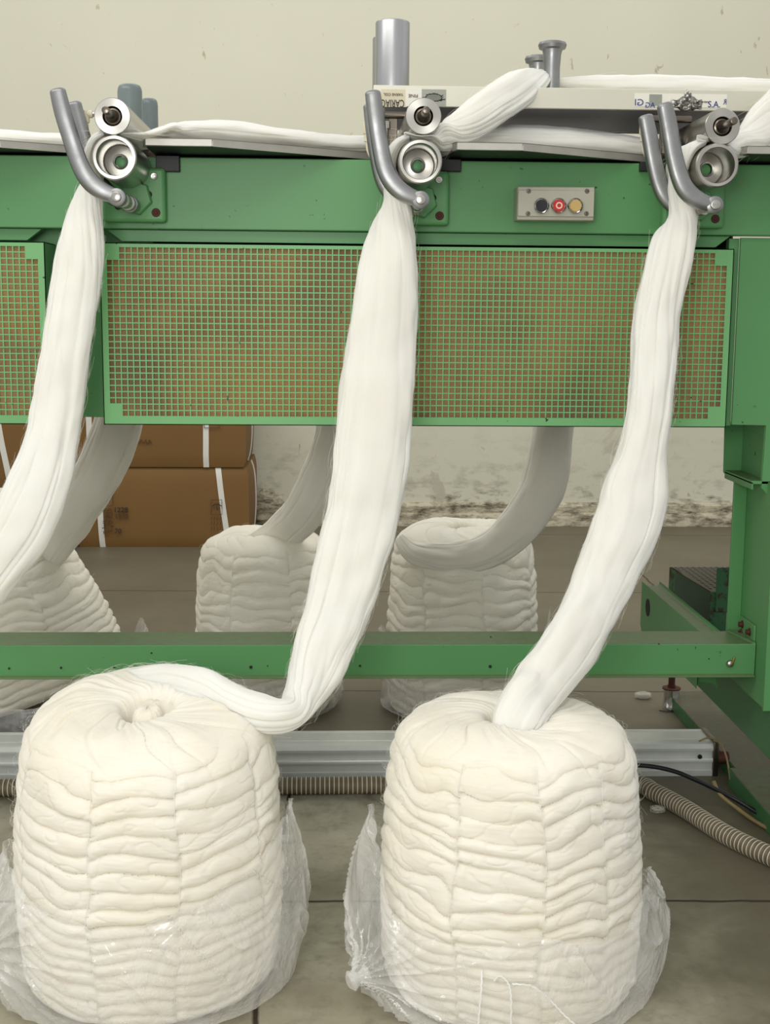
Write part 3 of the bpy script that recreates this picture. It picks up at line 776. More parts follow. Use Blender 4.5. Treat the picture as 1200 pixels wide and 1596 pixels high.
# left sliver: off-frame bump -> left unit -> tray
rows = [(-70, 960, 1.98, 44, .026, 0), (-20, 890, 2.0, 48, .028, 0), (30, 820, 2.03, 50, .030, 0), (62, 750, 2.05, 46, .030, 0), (80, 690, 2.07, 40, .028, 0), (91, 630, 2.09, 40, .028, 0),
        (101, 560, 2.10, 38, .028, 0), (111, 490, 2.115, 38, .028, 0), (121, 430, 2.13, 37, .028, 5), (127, 380, 2.14, 34, .026, 20), (134, 330, 2.155, 30, .022, 45), (143, 290, 2.17, 30, .018, 75)]
rows = conv(rows)+over_roller(rxL)+[(rxL+.03, 2.19, 1.281, .072, .008, 90), (rxL+.07, 2.22, 1.290, .07, .014, 90), (-.20, 2.25, 1.298, .065, .021, 90), (-.08, 2.30, 1.296, .06, .018, 90),
        (.02, 2.34, 1.294, .055, .017, 90), (.12, 2.36, 1.298, .05, .020, 90), (.22, 2.36, 1.305, .055, .028, 90), (.36, 2.355, 1.306, .06, .028, 90), (.50, 2.36, 1.300, .06, .023, 90), (.62, 2.37, 1.295, .05, .018, 90), (1.1, 2.46, 1.290, .05, .012, 90)]
sliver(rows, 'leftmost front wool sliver, rising from the left edge over the left rollers', 1.7, mode='w')
# middle sliver
ctr = P(230, 1112, 1.87)
rows = [(150, 1082, 1.985, 16, .008, 45), (205, 1068, 1.98, 26, .014, 40), (262, 1066, 1.95, 31, .019, 25), (312, 1074, 1.92, 32, .022, 5), (355, 1093, 1.89, 31, .023, -8), (395, 1110, 1.86, 32, .024, -8), (430, 1116, 1.85, 30, .024, -4),
        (458, 1108, 1.87, 26, .024, 0), (474, 1084, 1.90, 33, .025, 0), (489, 1050, 1.93, 43, .026, 0), (506, 1000, 1.96, 50, .027, 0), (522, 960, 1.98, 53, .028, 0), (538, 910, 2.0, 56, .029, 0), (552, 860, 2.02, 57, .03, 0), (564, 800, 2.04, 59, .03, 0),
        (574, 740, 2.05, 60, .03, 0), (581, 680, 2.065, 60, .03, 0), (588, 610, 2.08, 57, .03, 0), (594, 540, 2.10, 53, .03, 0), (600, 470, 2.115, 50, .03, 0), (606, 410, 2.13, 44, .028, 12), (611, 355, 2.15, 35, .024, 35), (617, 310, 2.165, 30, .019, 70)]
rows = conv(rows)+over_roller(rxC)+conv([(686, 214, 2.19, 16, .022, 65), (706, 206, 2.20, 22, .022, 30), (735, 188, 2.21, 27, .022, 5), (770, 163, 2.23, 29, .022, 0), (805, 141, 2.26, 29, .020, 0), (832, 125, 2.31, 22, .016, 20), (852, 120, 2.36, 12, .010, 60)])+[
        (.405, 2.385, 1.4125, .018, .010, 90), (.48, 2.40, 1.412, .03, .019, 90), (.62, 2.41, 1.413, .035, .021, 90), (.80, 2.41, 1.411, .035, .021, 90), (1.2, 2.42, 1.412, .035, .02, 90)]
sliver(rows, 'middle wool sliver, looping from left bump up to middle rollers and flanged post', 5.2, mode='w')
# right sliver
rows = [(808, 1172, 1.79, 12, .008, 0), (806, 1150, 1.79, 34, .018, 0), (808, 1126, 1.80, 44, .026, 0), (820, 1098, 1.82, 45, .028, 0), (838, 1072, 1.85, 45, .029, 0), (862, 1042, 1.87, 46, .029, 0), (893, 1000, 1.90, 49, .03, 0), (920, 950, 1.94, 47, .03, 0), (943, 900, 1.97, 49, .03, 0), (966, 850, 1.99, 53, .032, 0),
        (983, 800, 2.02, 55, .033, 0), (991, 755, 2.04, 50, .032, 0), (1000, 710, 2.055, 40, .030, 0), (1011, 655, 2.07, 36, .028, 0), (1017, 600, 2.085, 36, .028, 0), (1020, 545, 2.10, 37, .028, 0), (1023, 490, 2.115, 36, .028, 0), (1036, 430, 2.13, 35, .026, 10), (1050, 380, 2.145, 33, .024, 30), (1064, 335, 2.165, 27, .02, 65)]
rows = conv(rows)+over_roller(rxR)+conv([(1150, 226, 2.19, 18, .022, 60), (1172, 212, 2.20, 26, .022, 25), (1200, 186, 2.22, 34, .024, 0), (1240, 155, 2.25, 36, .024, 0), (1300, 120, 2.3, 30, .02, 0)])
sliver(rows, 'right wool sliver, hanging from the right rollers to the right front bump', 9.4, mode='w')
# sliver lying on the left tray
sliver([(-1.2, 2.32, 1.293, .05, .017, 90), (-.8, 2.32, 1.294, .05, .018, 90), (-.6, 2.33, 1.294, .05, .018, 90), (-.45, 2.36, 1.291, .05, .015, 90), (-.30, 2.42, 1.290, .045, .014, 90), (0, 2.53, 1.290, .04, .012, 90), (.5, 2.56, 1.290, .04, .012, 90)],
       'wool sliver lying flat on the tray at the left edge', 12.1, mode='w', fib=60, group=None)
# rear slivers
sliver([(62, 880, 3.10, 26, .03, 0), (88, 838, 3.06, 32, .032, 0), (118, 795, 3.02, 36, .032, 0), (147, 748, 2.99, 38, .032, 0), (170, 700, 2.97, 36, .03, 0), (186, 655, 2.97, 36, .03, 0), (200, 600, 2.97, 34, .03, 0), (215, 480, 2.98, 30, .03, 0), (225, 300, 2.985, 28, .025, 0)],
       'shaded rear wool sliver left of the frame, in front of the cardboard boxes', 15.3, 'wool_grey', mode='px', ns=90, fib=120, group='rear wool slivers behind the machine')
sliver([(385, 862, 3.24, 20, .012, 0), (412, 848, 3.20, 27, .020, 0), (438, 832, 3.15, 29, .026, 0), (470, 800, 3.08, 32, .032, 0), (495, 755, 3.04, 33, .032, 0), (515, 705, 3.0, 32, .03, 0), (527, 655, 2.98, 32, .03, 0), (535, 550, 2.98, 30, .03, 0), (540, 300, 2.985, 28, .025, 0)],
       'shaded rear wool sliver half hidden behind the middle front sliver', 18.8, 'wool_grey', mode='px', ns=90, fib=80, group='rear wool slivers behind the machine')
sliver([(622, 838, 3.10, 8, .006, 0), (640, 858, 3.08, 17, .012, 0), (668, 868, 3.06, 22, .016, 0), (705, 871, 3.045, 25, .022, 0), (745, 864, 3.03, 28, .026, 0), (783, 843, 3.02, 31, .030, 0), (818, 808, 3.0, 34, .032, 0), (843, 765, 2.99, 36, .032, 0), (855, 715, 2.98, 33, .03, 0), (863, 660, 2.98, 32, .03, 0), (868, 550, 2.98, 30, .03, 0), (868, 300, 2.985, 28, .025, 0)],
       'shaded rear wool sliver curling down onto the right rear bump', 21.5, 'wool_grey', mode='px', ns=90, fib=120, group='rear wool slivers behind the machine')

# ================================================================= WOOL BUMPS
def bump_ball(name, cx, cy, R, H, seed, label, strings, mat='wool', nl=17, nth=460, lean=None, taper=0, hole=1.0, group=None, fib=500, amp_k=1.0, tilt=0.0):
    keys = [(.90, 0, 0), (.97, .03, 1), (1.0, .12, 1), (1.015, .30, 1), (1.01, .50, 1), (.985, .70, 1), (.955, .82, 1), (.92, .89, .75), (.85, .945, .35), (.72, .98, .1), (.58, .997, 0), (.40, .998, 0),
            (.28, .988, 0), (.22, .970, 0), (.19, .930, 0), (.178, .88, 0), (.155, .855, 0), (.135, .875, 0), (.115, .93, 0), (.08, .962, 0), (.03, .970, 0), (.0, .970, 0)]
    K = bez(keys, 14)
    # resample so that side has enough rows
    seglen = [0]
    for i in range(1, len(K)): seglen.append(seglen[-1]+math.hypot((K[i][0]-K[i-1][0])*R, (K[i][1]-K[i-1][1])*H))
    NT_ = 330 if nth < 400 else 430; K2 = []
    sl = np.array(seglen)
    for i in range(NT_):
        u_ = i/(NT_-1); s_ = u_*sl[-1]
        K2.append([np.interp(s_, sl, K[:, j]) for j in range(3)])
    vs = []; uvs = []
    for i, (kr, kz, side) in enumerate(K2):
        for k in range(nth):
            th = 2*pi*k/nth; c_, s_ = cos(th), sin(th)
            rr = kr*R*(1-taper*kz*kz); z = kz*H
            rr *= 1+.018*N3(c_*1.5+seed, s_*1.5, kz*2)+.012*N3(c_*3+seed, s_*3, kz*4)
            if side > .001:
                # sag between strings: layers bow downward
                dmin = 9.; near = 0
                for q_, a0 in enumerate(strings):
                    d = (th-a0-.07*N3(kz*3.5, a0*3, seed)-.02*N3(kz*14, a0*3, seed)+pi) % (2*pi)-pi
                    if abs(d) < abs(dmin): dmin = d; near = q_
                v = nl*kz*(1.32-.32*kz)+.9*N3(c_*1.5+seed, s_*1.5, kz*3)+.55*N3(c_*2.6, s_*2.6+seed, kz*7)+.07*N3(c_*8+seed, s_*8, kz*9)-.22*abs(sin(dmin*1.5))**.7
                sgn = 1 if dmin > 0 else -1
                v += .13*sgn*math.exp(-(dmin/.10)**2)*(1 if near % 2 else -1)+.06*math.exp(-(dmin/.05)**2)
                fl = math.floor(v); f_ = v-fl
                amp = .0052+.0055*N3(c_*1.8, s_*1.8, fl*1.7+seed)+.0025*N3(c_*4, s_*4, fl*2.9+seed)
                amp = max(.0012, amp)*amp_k
                bulge = (4*f_*(1-f_))**.5
                # splits inside a layer
                g = N3(c_*5+seed, s_*5, v*1.1); split = math.exp(-(g/.05)**2)
                pin = math.exp(-(dmin/.026)**2)*max(.15, min(1, .5+1.6*N3(kz*6, near*3.1, seed)))
                rr += side*(amp*(bulge*1.3-.85)+.0016*N3(th*5, v*1.3, seed+5)-.0014*split-.0042*pin)
                rr += side*.0028*N3(c_*3.5+seed, s_*3.5, fl*.9)
            top = 1-side
            if top > .001:
                # folds running from the rim towards the hole, with a little swirl
                ra = kr; sw = th+1.1*(1-ra)+.25*N3(ra*3, seed, c_)
                fo = N3(cos(sw)*5.5+seed, sin(sw)*5.5, ra*1.4)
                fo2 = N3(cos(sw)*13+seed, sin(sw)*13, ra*2.4)
                k1 = max(0., 1-abs(ra-.32)/.45)
                z += top*(.0030*fo+.0032*k1*fo2+.008*N3(c_*ra*2.6, s_*ra*2.6, seed))*min(1, (1-ra)*4+.1)
                z += -.004*top*math.exp(-(N3(cos(sw)*3.3, sin(sw)*3.3+seed, ra*.8)/.05)**2)*max(0, min(1, (ra-.15)*3))
                if ra < .2: rr += .0035*N3(c_*1.5+seed, s_*1.5, 1); z += .007*N3(c_*ra*9+seed, s_*ra*9, 3)+.003*N3(c_*ra*26+seed, s_*ra*26, 3)
            fine = .0006*N3(th*9, kz*90, seed)
            rr += fine*side
            vs.append((rr*c_, rr*s_, max(z+tilt*rr*s_*kz**3, 0)))
            uvs.append((i/NT_*.55, k/nth*2.0) if side > .3 else (k/nth*1.6, kr*.4))
    fs = []
    for i in range(NT_-1):
        for k in range(nth): fs.append((i*nth+k, i*nth+(k+1) % nth, (i+1)*nth+(k+1) % nth, (i+1)*nth+k))
    fs.append(tuple(range(nth))[::-1])
    V = [Vector(p) for p in vs]
    Mx = Matrix.Translation(Vector((cx, cy, 0)))
    if lean:
        ang, axis = lean
        # swing about its foot and set it down on the floor again
        Rm = Matrix.Rotation(ang, 4, axis); V = [Rm @ p for p in V]
        z0 = min(p.z for p in V); V = [p-Vector((0, 0, z0)) for p in V]
    V = [Mx @ p for p in V]
    b = MB().add(V, fs, True); b.uv = uvs
    o = b.build(name, M[mat]); tag(o, label, 'wool bump', group)
    # twine pressed in the wool
    for a0 in strings:
        ps = []
        for i in range(6, NT_):
            if K2[i][2] < .35: break
            if i % 3 == 0:
                kz = K2[i][1]; aa = a0+.07*N3(kz*3.5, a0*3, seed)+.02*N3(kz*14, a0*3, seed)
                ps.append(V[i*nth+int((aa % (2*pi))/(2*pi)*nth) % nth])
        if len(ps) > 4:
            cen = Vector((cx, cy, 0))
            sm = []
            for i in range(len(ps)):
                a_ = ps[max(0, i-2):i+3]; sm.append(sum(a_, Vector())/len(a_))
            out = [(p-Vector((cx, cy, p.z))).normalized()*.0012 if not lean else Vector((0, -.001, 0)) for p in sm]
            MB().tube([p+d for p, d in zip(sm, out)], .0005, 6).build('binding_twine', M['cord_white'], o)
    if fib:
        def ow(rn):
            i = rn.randrange(20, int(NT_*.75)); k = rn.randrange(nth)
            p = V[i*nth+k]; q_ = V[i*nth+(k+3) % nth]; r_ = V[min(i+2, NT_-1)*nth+k]
            tn = (q_-p).normalized(); n_ = tn.cross(r_-p)
            if n_.length < 1e-9: n_ = Vector((0, 0, 1))
            n_.normalize()
            return p, n_*rn.uniform(.3, 1.1), tn*rn.choice((-1, 1))
        fibres(None, None, fib, int(seed*7), o, outward=ow, L0=.028)
    return o
A = lambda d: radians(d)
BL = P(229, 1120, 1.87); BR = P(800, 1140, 1.83)
bl = bump_ball('wool_bump', BL.x, 1.875, .197, .425, 3.1, 'left front bump of coiled white wool with a dimpled hole on top', [A(-70), A(-106), A(-150), A(-28), A(60), A(120)], group=None, fib=2200, tilt=.17)
brr = bump_ball('wool_bump', BR.x, 1.835, .192, .416, 7.7, 'right front bump of coiled white wool with a sliver rising from its top', [A(-54), A(-85), A(-120), A(-20), A(60), A(120)], group=None, fib=2200)
pm = P(412, 850, 3.22); pr = P(722, 850, 3.2)
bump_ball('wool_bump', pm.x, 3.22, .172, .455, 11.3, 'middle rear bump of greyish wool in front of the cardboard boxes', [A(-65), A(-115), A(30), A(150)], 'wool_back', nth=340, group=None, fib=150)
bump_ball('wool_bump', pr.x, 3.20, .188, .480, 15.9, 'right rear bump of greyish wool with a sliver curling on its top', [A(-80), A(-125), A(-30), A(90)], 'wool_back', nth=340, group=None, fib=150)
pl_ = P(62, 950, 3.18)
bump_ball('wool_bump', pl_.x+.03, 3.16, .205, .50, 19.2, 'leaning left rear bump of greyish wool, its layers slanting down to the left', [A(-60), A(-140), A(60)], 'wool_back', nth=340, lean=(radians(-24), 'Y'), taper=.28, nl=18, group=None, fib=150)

# ================================================================= PLASTIC BAGS
def bag(cx, cy, R, label, seed, htop, dR, knots, nth=420, nz=150, cords=None):
    vs = []; fs = []
    for j in range(nz+1):
        v = j/nz
        for k in range(nth):
            th = -pi+2*pi*k/nth; c_, s_ = cos(th), sin(th)
            h = htop(th)+.018*N3(c_*2+seed, s_*2, 0)+.003*N3(c_*5+seed, s_*5, 4)
            z = .001+h*v
            out = dR(th, v)
            rr = R*(1.02)+out+.010*N3(c_*2.5+seed, s_*2.5, z*8)*(.4+v*(1-v)*2)
            # sharp crumples
            g = N3(c_*4+seed+z*9, s_*4, z*11+c_*2); rid = (1-min(1, abs(g)*5))**2
            g2 = N3(c_*11+seed, s_*11+z*13, z*24); rid2 = (1-min(1, abs(g2)*4))**2
            edge_ = abs(cos(th)); rr += .0060*rid*(.3+v)+.0010*rid2*(1-.7*edge_)
            zz_ = z
            for (ta, zk) in knots:
                d = (th-ta+pi) % (2*pi)-pi; dx = d*R; dz = z-zk; dist = math.hypot(dx, dz)
                an = math.atan2(dz, dx)
                ple = abs(sin(an*9+2*N3(an*2, seed, 1)))
                rr += (.013*(1-ple)**1.5)*math.exp(-dist/.12)*min(1, dist/.012)
                rr += .030*math.exp(-(dist/.022)**2)
            if v < .06: rr -= (.06-v)*.6
            vs.append((cx+rr*c_, cy+rr*s_, zz_))
    for j in range(nz):
        for k in range(nth): fs.append((j*nth+k, j*nth+(k+1) % nth, (j+1)*nth+(k+1) % nth, (j+1)*nth+k))
    root = thing('plastic_bag', (cx, cy, 0), label, 'plastic bag')
    MB().add(vs, fs, True).build('film', M['film'], root)
    for (ta, zk) in knots:
        rr = R*1.02+dR(ta, .5)+.026
        c = Vector((cx+rr*cos(ta), cy+rr*sin(ta), zk)); d = Vector((cos(ta), sin(ta), -.2)).normalized()
        n_ = 14
        m_ = MB(); random.seed(int(seed))
        m_.lathe(c-d*.008, d, [(0, .012), (.006, .008), (.012, .007), (.018, .011), (.026, .015), (.030, .010)], 18)
        m_.build('knot', M['film'], root)
    return root
def sm(x, a, b_):
    t_ = max(0., min(1., (x-a)/(b_-a))); return t_*t_*(3-2*t_)
def lobe(th, c, w_): 
    d = (th-c+pi) % (2*pi)-pi; return math.exp(-(d/w_)**2)
bag(BL.x, 1.875, .197, 'crumpled clear plastic bag round the foot of the left front bump', 31.0,
    lambda th: .165+.11*lobe(th, A(-8), .55)+.055*lobe(th, A(-165), .5)+.02*lobe(th, A(-60), .3),
    lambda th, v: .010+(.018+.014*lobe(th, A(-25), .6)+.02*lobe(th, A(-140), .5))*sin(pi*min(1, v*.95+.1))**.8,
    [(A(-147), .105)])
rb = bag(BR.x, 1.835, .192, 'crumpled clear plastic bag with white cord round the right front bump', 47.0,
    lambda th: .135+.055*lobe(th, A(-20), .5)+.14*lobe(th, A(-178), .38)+.03*lobe(th, A(-90), .3),
    lambda th, v: .012+(.012+.026*lobe(th, A(-178), .7)+.020*lobe(th, A(0), .6))*sin(pi*min(1, v*.9+.12))**.8,
    [(A(-150), .07)])
for pts in ([(751, 1512, 1.625), (750, 1545, 1.615), (745, 1600, 1.61)], [(770, 1530, 1.625), (780, 1522, 1.62), (793, 1535, 1.615), (797, 1565, 1.61), (795, 1620, 1.61)],
            [(798, 1534, 1.62), (830, 1538, 1.615), (858, 1560, 1.612), (880, 1583, 1.612), (905, 1605, 1.612)]):
    rws = bez([tuple(P(*q_)) for q_ in pts], 10); m_ = MB()
    n_ = len(rws)
    m_.tube([Vector(q_)+Vector((sin(i*2.2)*.0006, 0, cos(i*2.2)*.0006)) for i, q_ in enumerate(rws)], .0016, 8)
    m_.build('cord', M['cord_white'], rb)
# a tuft on the left bag's rim and rear bags
bag(pr.x, 3.20, .180, 'clear plastic bag standing up beside the right rear bump', 61.0,
    lambda th: .09+.19*lobe(th, A(-12), .35)+.13*lobe(th, A(-170), .4), lambda th, v: .008+.035*lobe(th, A(-10), .5)*v+.018*lobe(th, A(-170), .5), [], 260, 90)
bag(pm.x, 3.22, .168, 'clear plastic bag round the foot of the middle rear bump', 71.0,
    lambda th: .10+.05*lobe(th, A(-170), .4), lambda th, v: .010+.02*sin(pi*v), [], 260, 70)
bag(pl_.x, 3.16, .21, 'clear plastic bag under the leaning left rear bump', 81.0,
    lambda th: .08+.17*lobe(th, A(-10), .3), lambda th, v: .02+.03*sin(pi*v)+.03*lobe(th, A(-10), .4), [], 260, 80)

# ================================================================= CARDBOARD BOXES
def carton(x0, x1, y0, y1, z0, z1, label, straps, marks=None, bul=.012):
    root = thing('cardboard_box', ((x0+x1)/2, (y0+y1)/2, z0), label, 'cardboard box', 'strapped cartons stacked against the wall')
    nx_, nz_, ny_ = 24, 14, 16
    def pt(u, v, w_):
        x = x0+(x1-x0)*u; y = y0+(y1-y0)*v; z = z0+(z1-z0)*w_
        e = 16*u*(1-u)*w_*(1-w_)*.6; s2_ = 16*v*(1-v)*w_*(1-w_)*.6
        y += (-bul*e if v == 0 else bul*e if v == 1 else 0); x += (bul*1.3*s2_ if u == 1 else -bul*s2_ if u == 0 else 0)
        cr_ = .010*(abs(2*u-1)**20)*(abs(2*w_-1)**6)+.002*N3(x*9, y*9, z*9)
        return (x+(-cr_ if u > .5 else cr_), y+(.008*(abs(2*w_-1)**10) if v == 0 else 0), z)
    b = MB()
    def face(fn, na, nb):
        vs = [fn(i/na, j/nb) for j in range(nb+1) for i in range(na+1)]
        b.add(vs, [(j*(na+1)+i, j*(na+1)+i+1, (j+1)*(na+1)+i+1, (j+1)*(na+1)+i) for j in range(nb) for i in range(na)], True)
    face(lambda a_, c_: pt(a_, 0, c_), nx_, nz_); face(lambda a_, c_: pt(a_, 1, c_), nx_, nz_)
    face(lambda a_, c_: pt(0, a_, c_), ny_, nz_); face(lambda a_, c_: pt(1, a_, c_), ny_, nz_)
    face(lambda a_, c_: pt(a_, c_, 0), nx_, ny_); face(lambda a_, c_: pt(a_, c_, 1), nx_, ny_)
    b.build('carton', M['cardboard'], root)
    for (ua, ub) in straps:
        if ua <= 1:
            m_ = MB(); wd = .012; vs = []; nn = 15
            for j in range(nn):
                w_ = j/(nn-1); u = ub+(ua-ub)*w_; p = Vector(pt(u, 0, w_))
                vs += [p+Vector((-wd, -.003, 0)), p+Vector((wd, -.003, 0)), p+Vector((wd, .004, 0)), p+Vector((-wd, .004, 0))]
            fs = []
            for j in range(nn-1):
                for k in range(4): fs.append((j*4+k, j*4+(k+1) % 4, (j+1)*4+(k+1) % 4, (j+1)*4+k))
            m_.add(vs, fs).build('strap', M['strap'], root)
        else:
            m_ = MB(); vs = []; nn = 15; v0 = ua-1.0
            for j in range(nn):
                w_ = j/(nn-1); p = Vector(pt(1, v0, w_)); vs += [p+Vector((.004, -.012, 0)), p+Vector((.004, .012, 0)), p+Vector((-.003, .012, 0)), p+Vector((-.003, -.012, 0))]
            fs = []
            for j in range(nn-1):
                for k in range(4): fs.append((j*4+k, j*4+(k+1) % 4, (j+1)*4+(k+1) % 4, (j+1)*4+k))
            m_.add(vs, fs).build('strap', M['strap'], root)
    return root
yb = 5.48
def X(px, y=yb): return P(px, 780, y).x
def Z(py, y=yb): return P(250, py, y).z
zm = Z(729)
def U(px): return (X(px)-X(118))/(X(388)-X(118))
lo = carton(X(118), X(388), yb, 6.04, 0, zm, 'lower strapped cardboard box stencilled 1228, right stack on floor', [(U(340), U(356)), (U(154), U(158)), (1.55, 0)])
up = carton(X(120), X(384), yb-.01, 6.02, zm+.003, zm+.42, 'upper strapped cardboard box with a handwritten word, right stack', [(U(327), U(325)), (U(141), U(141)), (1.5, 0)])
ll = carton(X(-170), X(106), 5.36, 5.95, 0, P(0, 762, 5.36).z, 'lower cardboard box of the left stack, behind left sliver', [(.45, .45)])
zz0 = P(0, 762, 5.36).z
def U2(px): return (X(px, 5.36)-X(-170))/(X(106)-X(-170))
lu = carton(X(-170), X(106), 5.36, 5.95, zz0+.003, zz0+.42, 'upper cardboard box with slanting strap, left stack at the left edge', [(U2(-6), U2(18))])
yk = yb-.0165
for body, px, py, sz, mt in (('1228', 188, 795, .031, 'ink'), ('1510', 189, 805, .030, 'ink_fade'), ('70', 184, 828, .030, 'ink')):
    text_mesh(body, sz, M[mt], 'stencil_number', lo, P(px, py, yk), 0, False, .0015)
m_ = MB()
def fr_(px0, py0, px1, py1, y=yk):
    a_ = P(px0, py0, y); c_ = P(px1, py1, y)
    for q_ in (((a_.x, a_.z), (c_.x, a_.z)), ((c_.x, a_.z), (c_.x, c_.z)), ((c_.x, c_.z), (a_.x, c_.z)), ((a_.x, c_.z), (a_.x, a_.z))):
        m_.tube([Vector((q_[0][0], y, q_[0][1])), Vector((q_[1][0], y, q_[1][1]))], .0012, 5)
fr_(160, 766, 176, 788); fr_(329, 779, 346, 802)
random.seed(8)
for r_ in range(5):
    for c_ in range(2):
        p = P(164+c_*8, 796+r_*8, yk); s_ = .009
        for _ in range(5):
            a_ = Vector((p.x+random.uniform(-s_, s_), yk, p.z+random.uniform(-s_, s_)))
            d_ = Vector((s_, 0, 0)) if random.random() < .5 else Vector((0, 0, s_))
            m_.tube([a_-d_*.7, a_+d_*.7], .0013, 5)
for r_ in range(3):
    p = P(336, 808+r_*8, yk)
    for k in range(4): m_.tube([Vector((p.x-.02+k*.013, yk, p.z-.008)), Vector((p.x-.016+k*.013, yk, p.z+.008))], .001, 5)
m_.build('printed_marks', M['ink_fade'], lo)
c_ = P(338, 789, yk); m_ = MB()
m_.tube([Vector((c_.x-.02+.004*i, yk, c_.z+.010*sin(pi*i/10))) for i in range(11)], .0022, 5); m_.tube([c_+Vector((0, 0, .01)), c_+Vector((0, 0, -.014)), c_+Vector((.005, 0, -.017))], .0015, 5)
m_.build('umbrella_mark', M['ink'], lo)
m_ = MB(); random.seed(3)
base = [(201+i*3.2, 688+(3 if i % 2 else -3)*(1 if i not in (3, 9) else 1.6)) for i in range(12)]
m_.tube([P(x, y, yk-.006) for x, y in base], .0022, 5); m_.build('handwriting', M['ink_fade'], up)
fr_y = yk-.006; m_ = MB(); fr_(318, 655, 342, 667, fr_y); m_.build('printed_marks', M['ink_fade'], up)

# lump of fallen plaster at the wall foot beside boxes
b = MB(); vs = []; fs = []
lp = P(416, 800, 6.0)
for j in range(13):
    for k in range(24):
        ph = pi*j/12; th = 2*pi*k/24; n_ = 1+.35*N3(cos(th)*sin(ph)*2+4, sin(th)*sin(ph)*2, cos(ph)*2)
        vs.append((lp.x+.075*n_*sin(ph)*cos(th), 6.04+.04*n_*sin(ph)*sin(th), max(.0, .085+.085*n_*cos(ph))))
for j in range(12):
    for k in range(24): fs.append((j*24+k, j*24+(k+1) % 24, (j+1)*24+(k+1) % 24, (j+1)*24+k))
tag(b.add(vs, fs, True).build('plaster_lump', M['skirting']), 'lump of stained plaster at the wall foot, right of the cardboard boxes', 'plaster')

# ================================================================= FLOOR RAIL, HOSE, CABLES
a = FL(500, 1213); yr0 = a.y; hr = .078
xe = P(1096, 1180, 2.75).x
rail = thing('floor_rail', (0, yr0+.05, 0), 'aluminium profile rail lying across the floor under the machine', 'rail')
pf = [(0, 0), (0, .012), (.004, .013), (.004, .030), (0, .031), (-.001, .036), (.001, .040), (.006, .041), (.006, .056), (0, .057), (-.001, .063), (.004, .072), (.010, .074), (.030, .074), (.031, .0715), (.033, .0715), (.034, .074), (.085, .074), (.086, .071), (.088, .071), (.089, .075), (.098, .075), (.098, 0)]
MB().prism([(yr0+y, z) for y, z in pf], -1.5, xe, 'X').build('rail_profile', M['alu_rail'], rail, 0)
ep = MB().box(xe, xe+.012, yr0-.004, yr0+.10, 0, .078).build('end_plate', M['steel_dark'], rail, .002)
MB().lathe((xe-.03, yr0-.001, .045), (0, -1, 0), [(0, .005), (.003, .005), (.0032, .001)], 14).build('rail_screw', M['black'], rail)
MB().cyl((xe+.012, yr0+.02, .035), (xe+.04, yr0+.02, .035), .014, 16, bev=.002).build('end_connector', M['rust'], rail)

def ribbed(path, r, pitch_, label):
    P3 = [Vector(p) for p in path]
    # resample evenly
    d = [0]
    for i in range(1, len(P3)): d.append(d[-1]+(P3[i]-P3[i-1]).length)
    A3 = np.array([list(p) for p in P3]); N_ = int(d[-1]/(pitch_/6)); ss = np.linspace(0, d[-1], N_)
    pts = [Vector([np.interp(s_, d, A3[:, j]) for j in range(3)]) for s_ in ss]
    rr = [r*(1-.09*(.5-.5*cos(2*pi*s_/pitch_))**1.5) for s_ in ss]
    hs = thing('corrugated_hose', tuple(pts[N_//2]-Vector((0, 0, r))), label, 'hose')
    MB().tube(pts, rr, 26).build('hose_wall', M['hose'], hs)
    # bright wire ribs on the crests
    rb_ = MB(); k = 0; s_ = 0
    cnt = int(d[-1]/pitch_)
    for c_ in range(cnt):
        s0 = c_*pitch_; p = Vector([np.interp(s0, d, A3[:, j]) for j in range(3)]); q_ = Vector([np.interp(s0+.004, d, A3[:, j]) for j in range(3)])
        rb_.lathe(p-(q_-p).normalized()*.0014, q_-p, [(0, r*.97), (.0006, r*1.015), (.0022, r*1.015), (.0028, r*.97)], 24, closed=True)
    o = rb_.build('wire_rib', simple('pale_hose_rib', rgb(224, 218, 200), .3), hs); tag(o, kind='stuff')
rh = .0185; hy = FL(500, 1241).y+.012
path = bez([(-1.4, hy, rh), (-.8, hy, rh), (-.2, hy, rh), (.2, hy+.005, rh), (.42, hy+.02, rh), tuple(FL(985, 1222, rh)), tuple(FL(1020, 1235, rh)), tuple(FL(1070, 1262, rh)), tuple(FL(1130, 1300, rh)), tuple(FL(1200, 1334, rh)), tuple(FL(1300, 1375, rh))], 14)
ribbed([Vector(p) for p in path], rh, .0098, 'beige corrugated hose running along the floor rail and curving right')

def cable(pts, r, mat, label, name='cable'):
    rws = bez([tuple(p) for p in pts], 10)
    tag(MB().tube([Vector(q_) for q_ in rws], r, 10).build(name, M[mat]), label, 'cable')
cable([FL(960, 1192, .10), FL(1010, 1194, .10), FL(1050, 1202, .09), FL(1085, 1216, .07), FL(1115, 1230, .05), FL(1150, 1248, .03), FL(1190, 1272, .012), FL(1250, 1300, .01)], .0045, 'cable_black', 'black cable crossing in front of the rail end towards the right')
cable([FL(1112, 1218, .06), FL(1122, 1238, .04), FL(1145, 1257, .02), FL(1182, 1283, .008), FL(1250, 1320, .008)], .0042, 'cable_beige', 'beige cable hanging from the rail end beside the black cable')
cable([FL(1090, 1155, .08), FL(1105, 1150, .08), FL(1122, 1158, .08), FL(1132, 1180, .06), FL(1138, 1215, .02)], .002, 'cable_beige', 'thin beige cable arching over the end of the rail')

# ================================================================= PLATFORM, BRACKET, FOOT
def pz(px, py, Y): return P(px, py, Y)
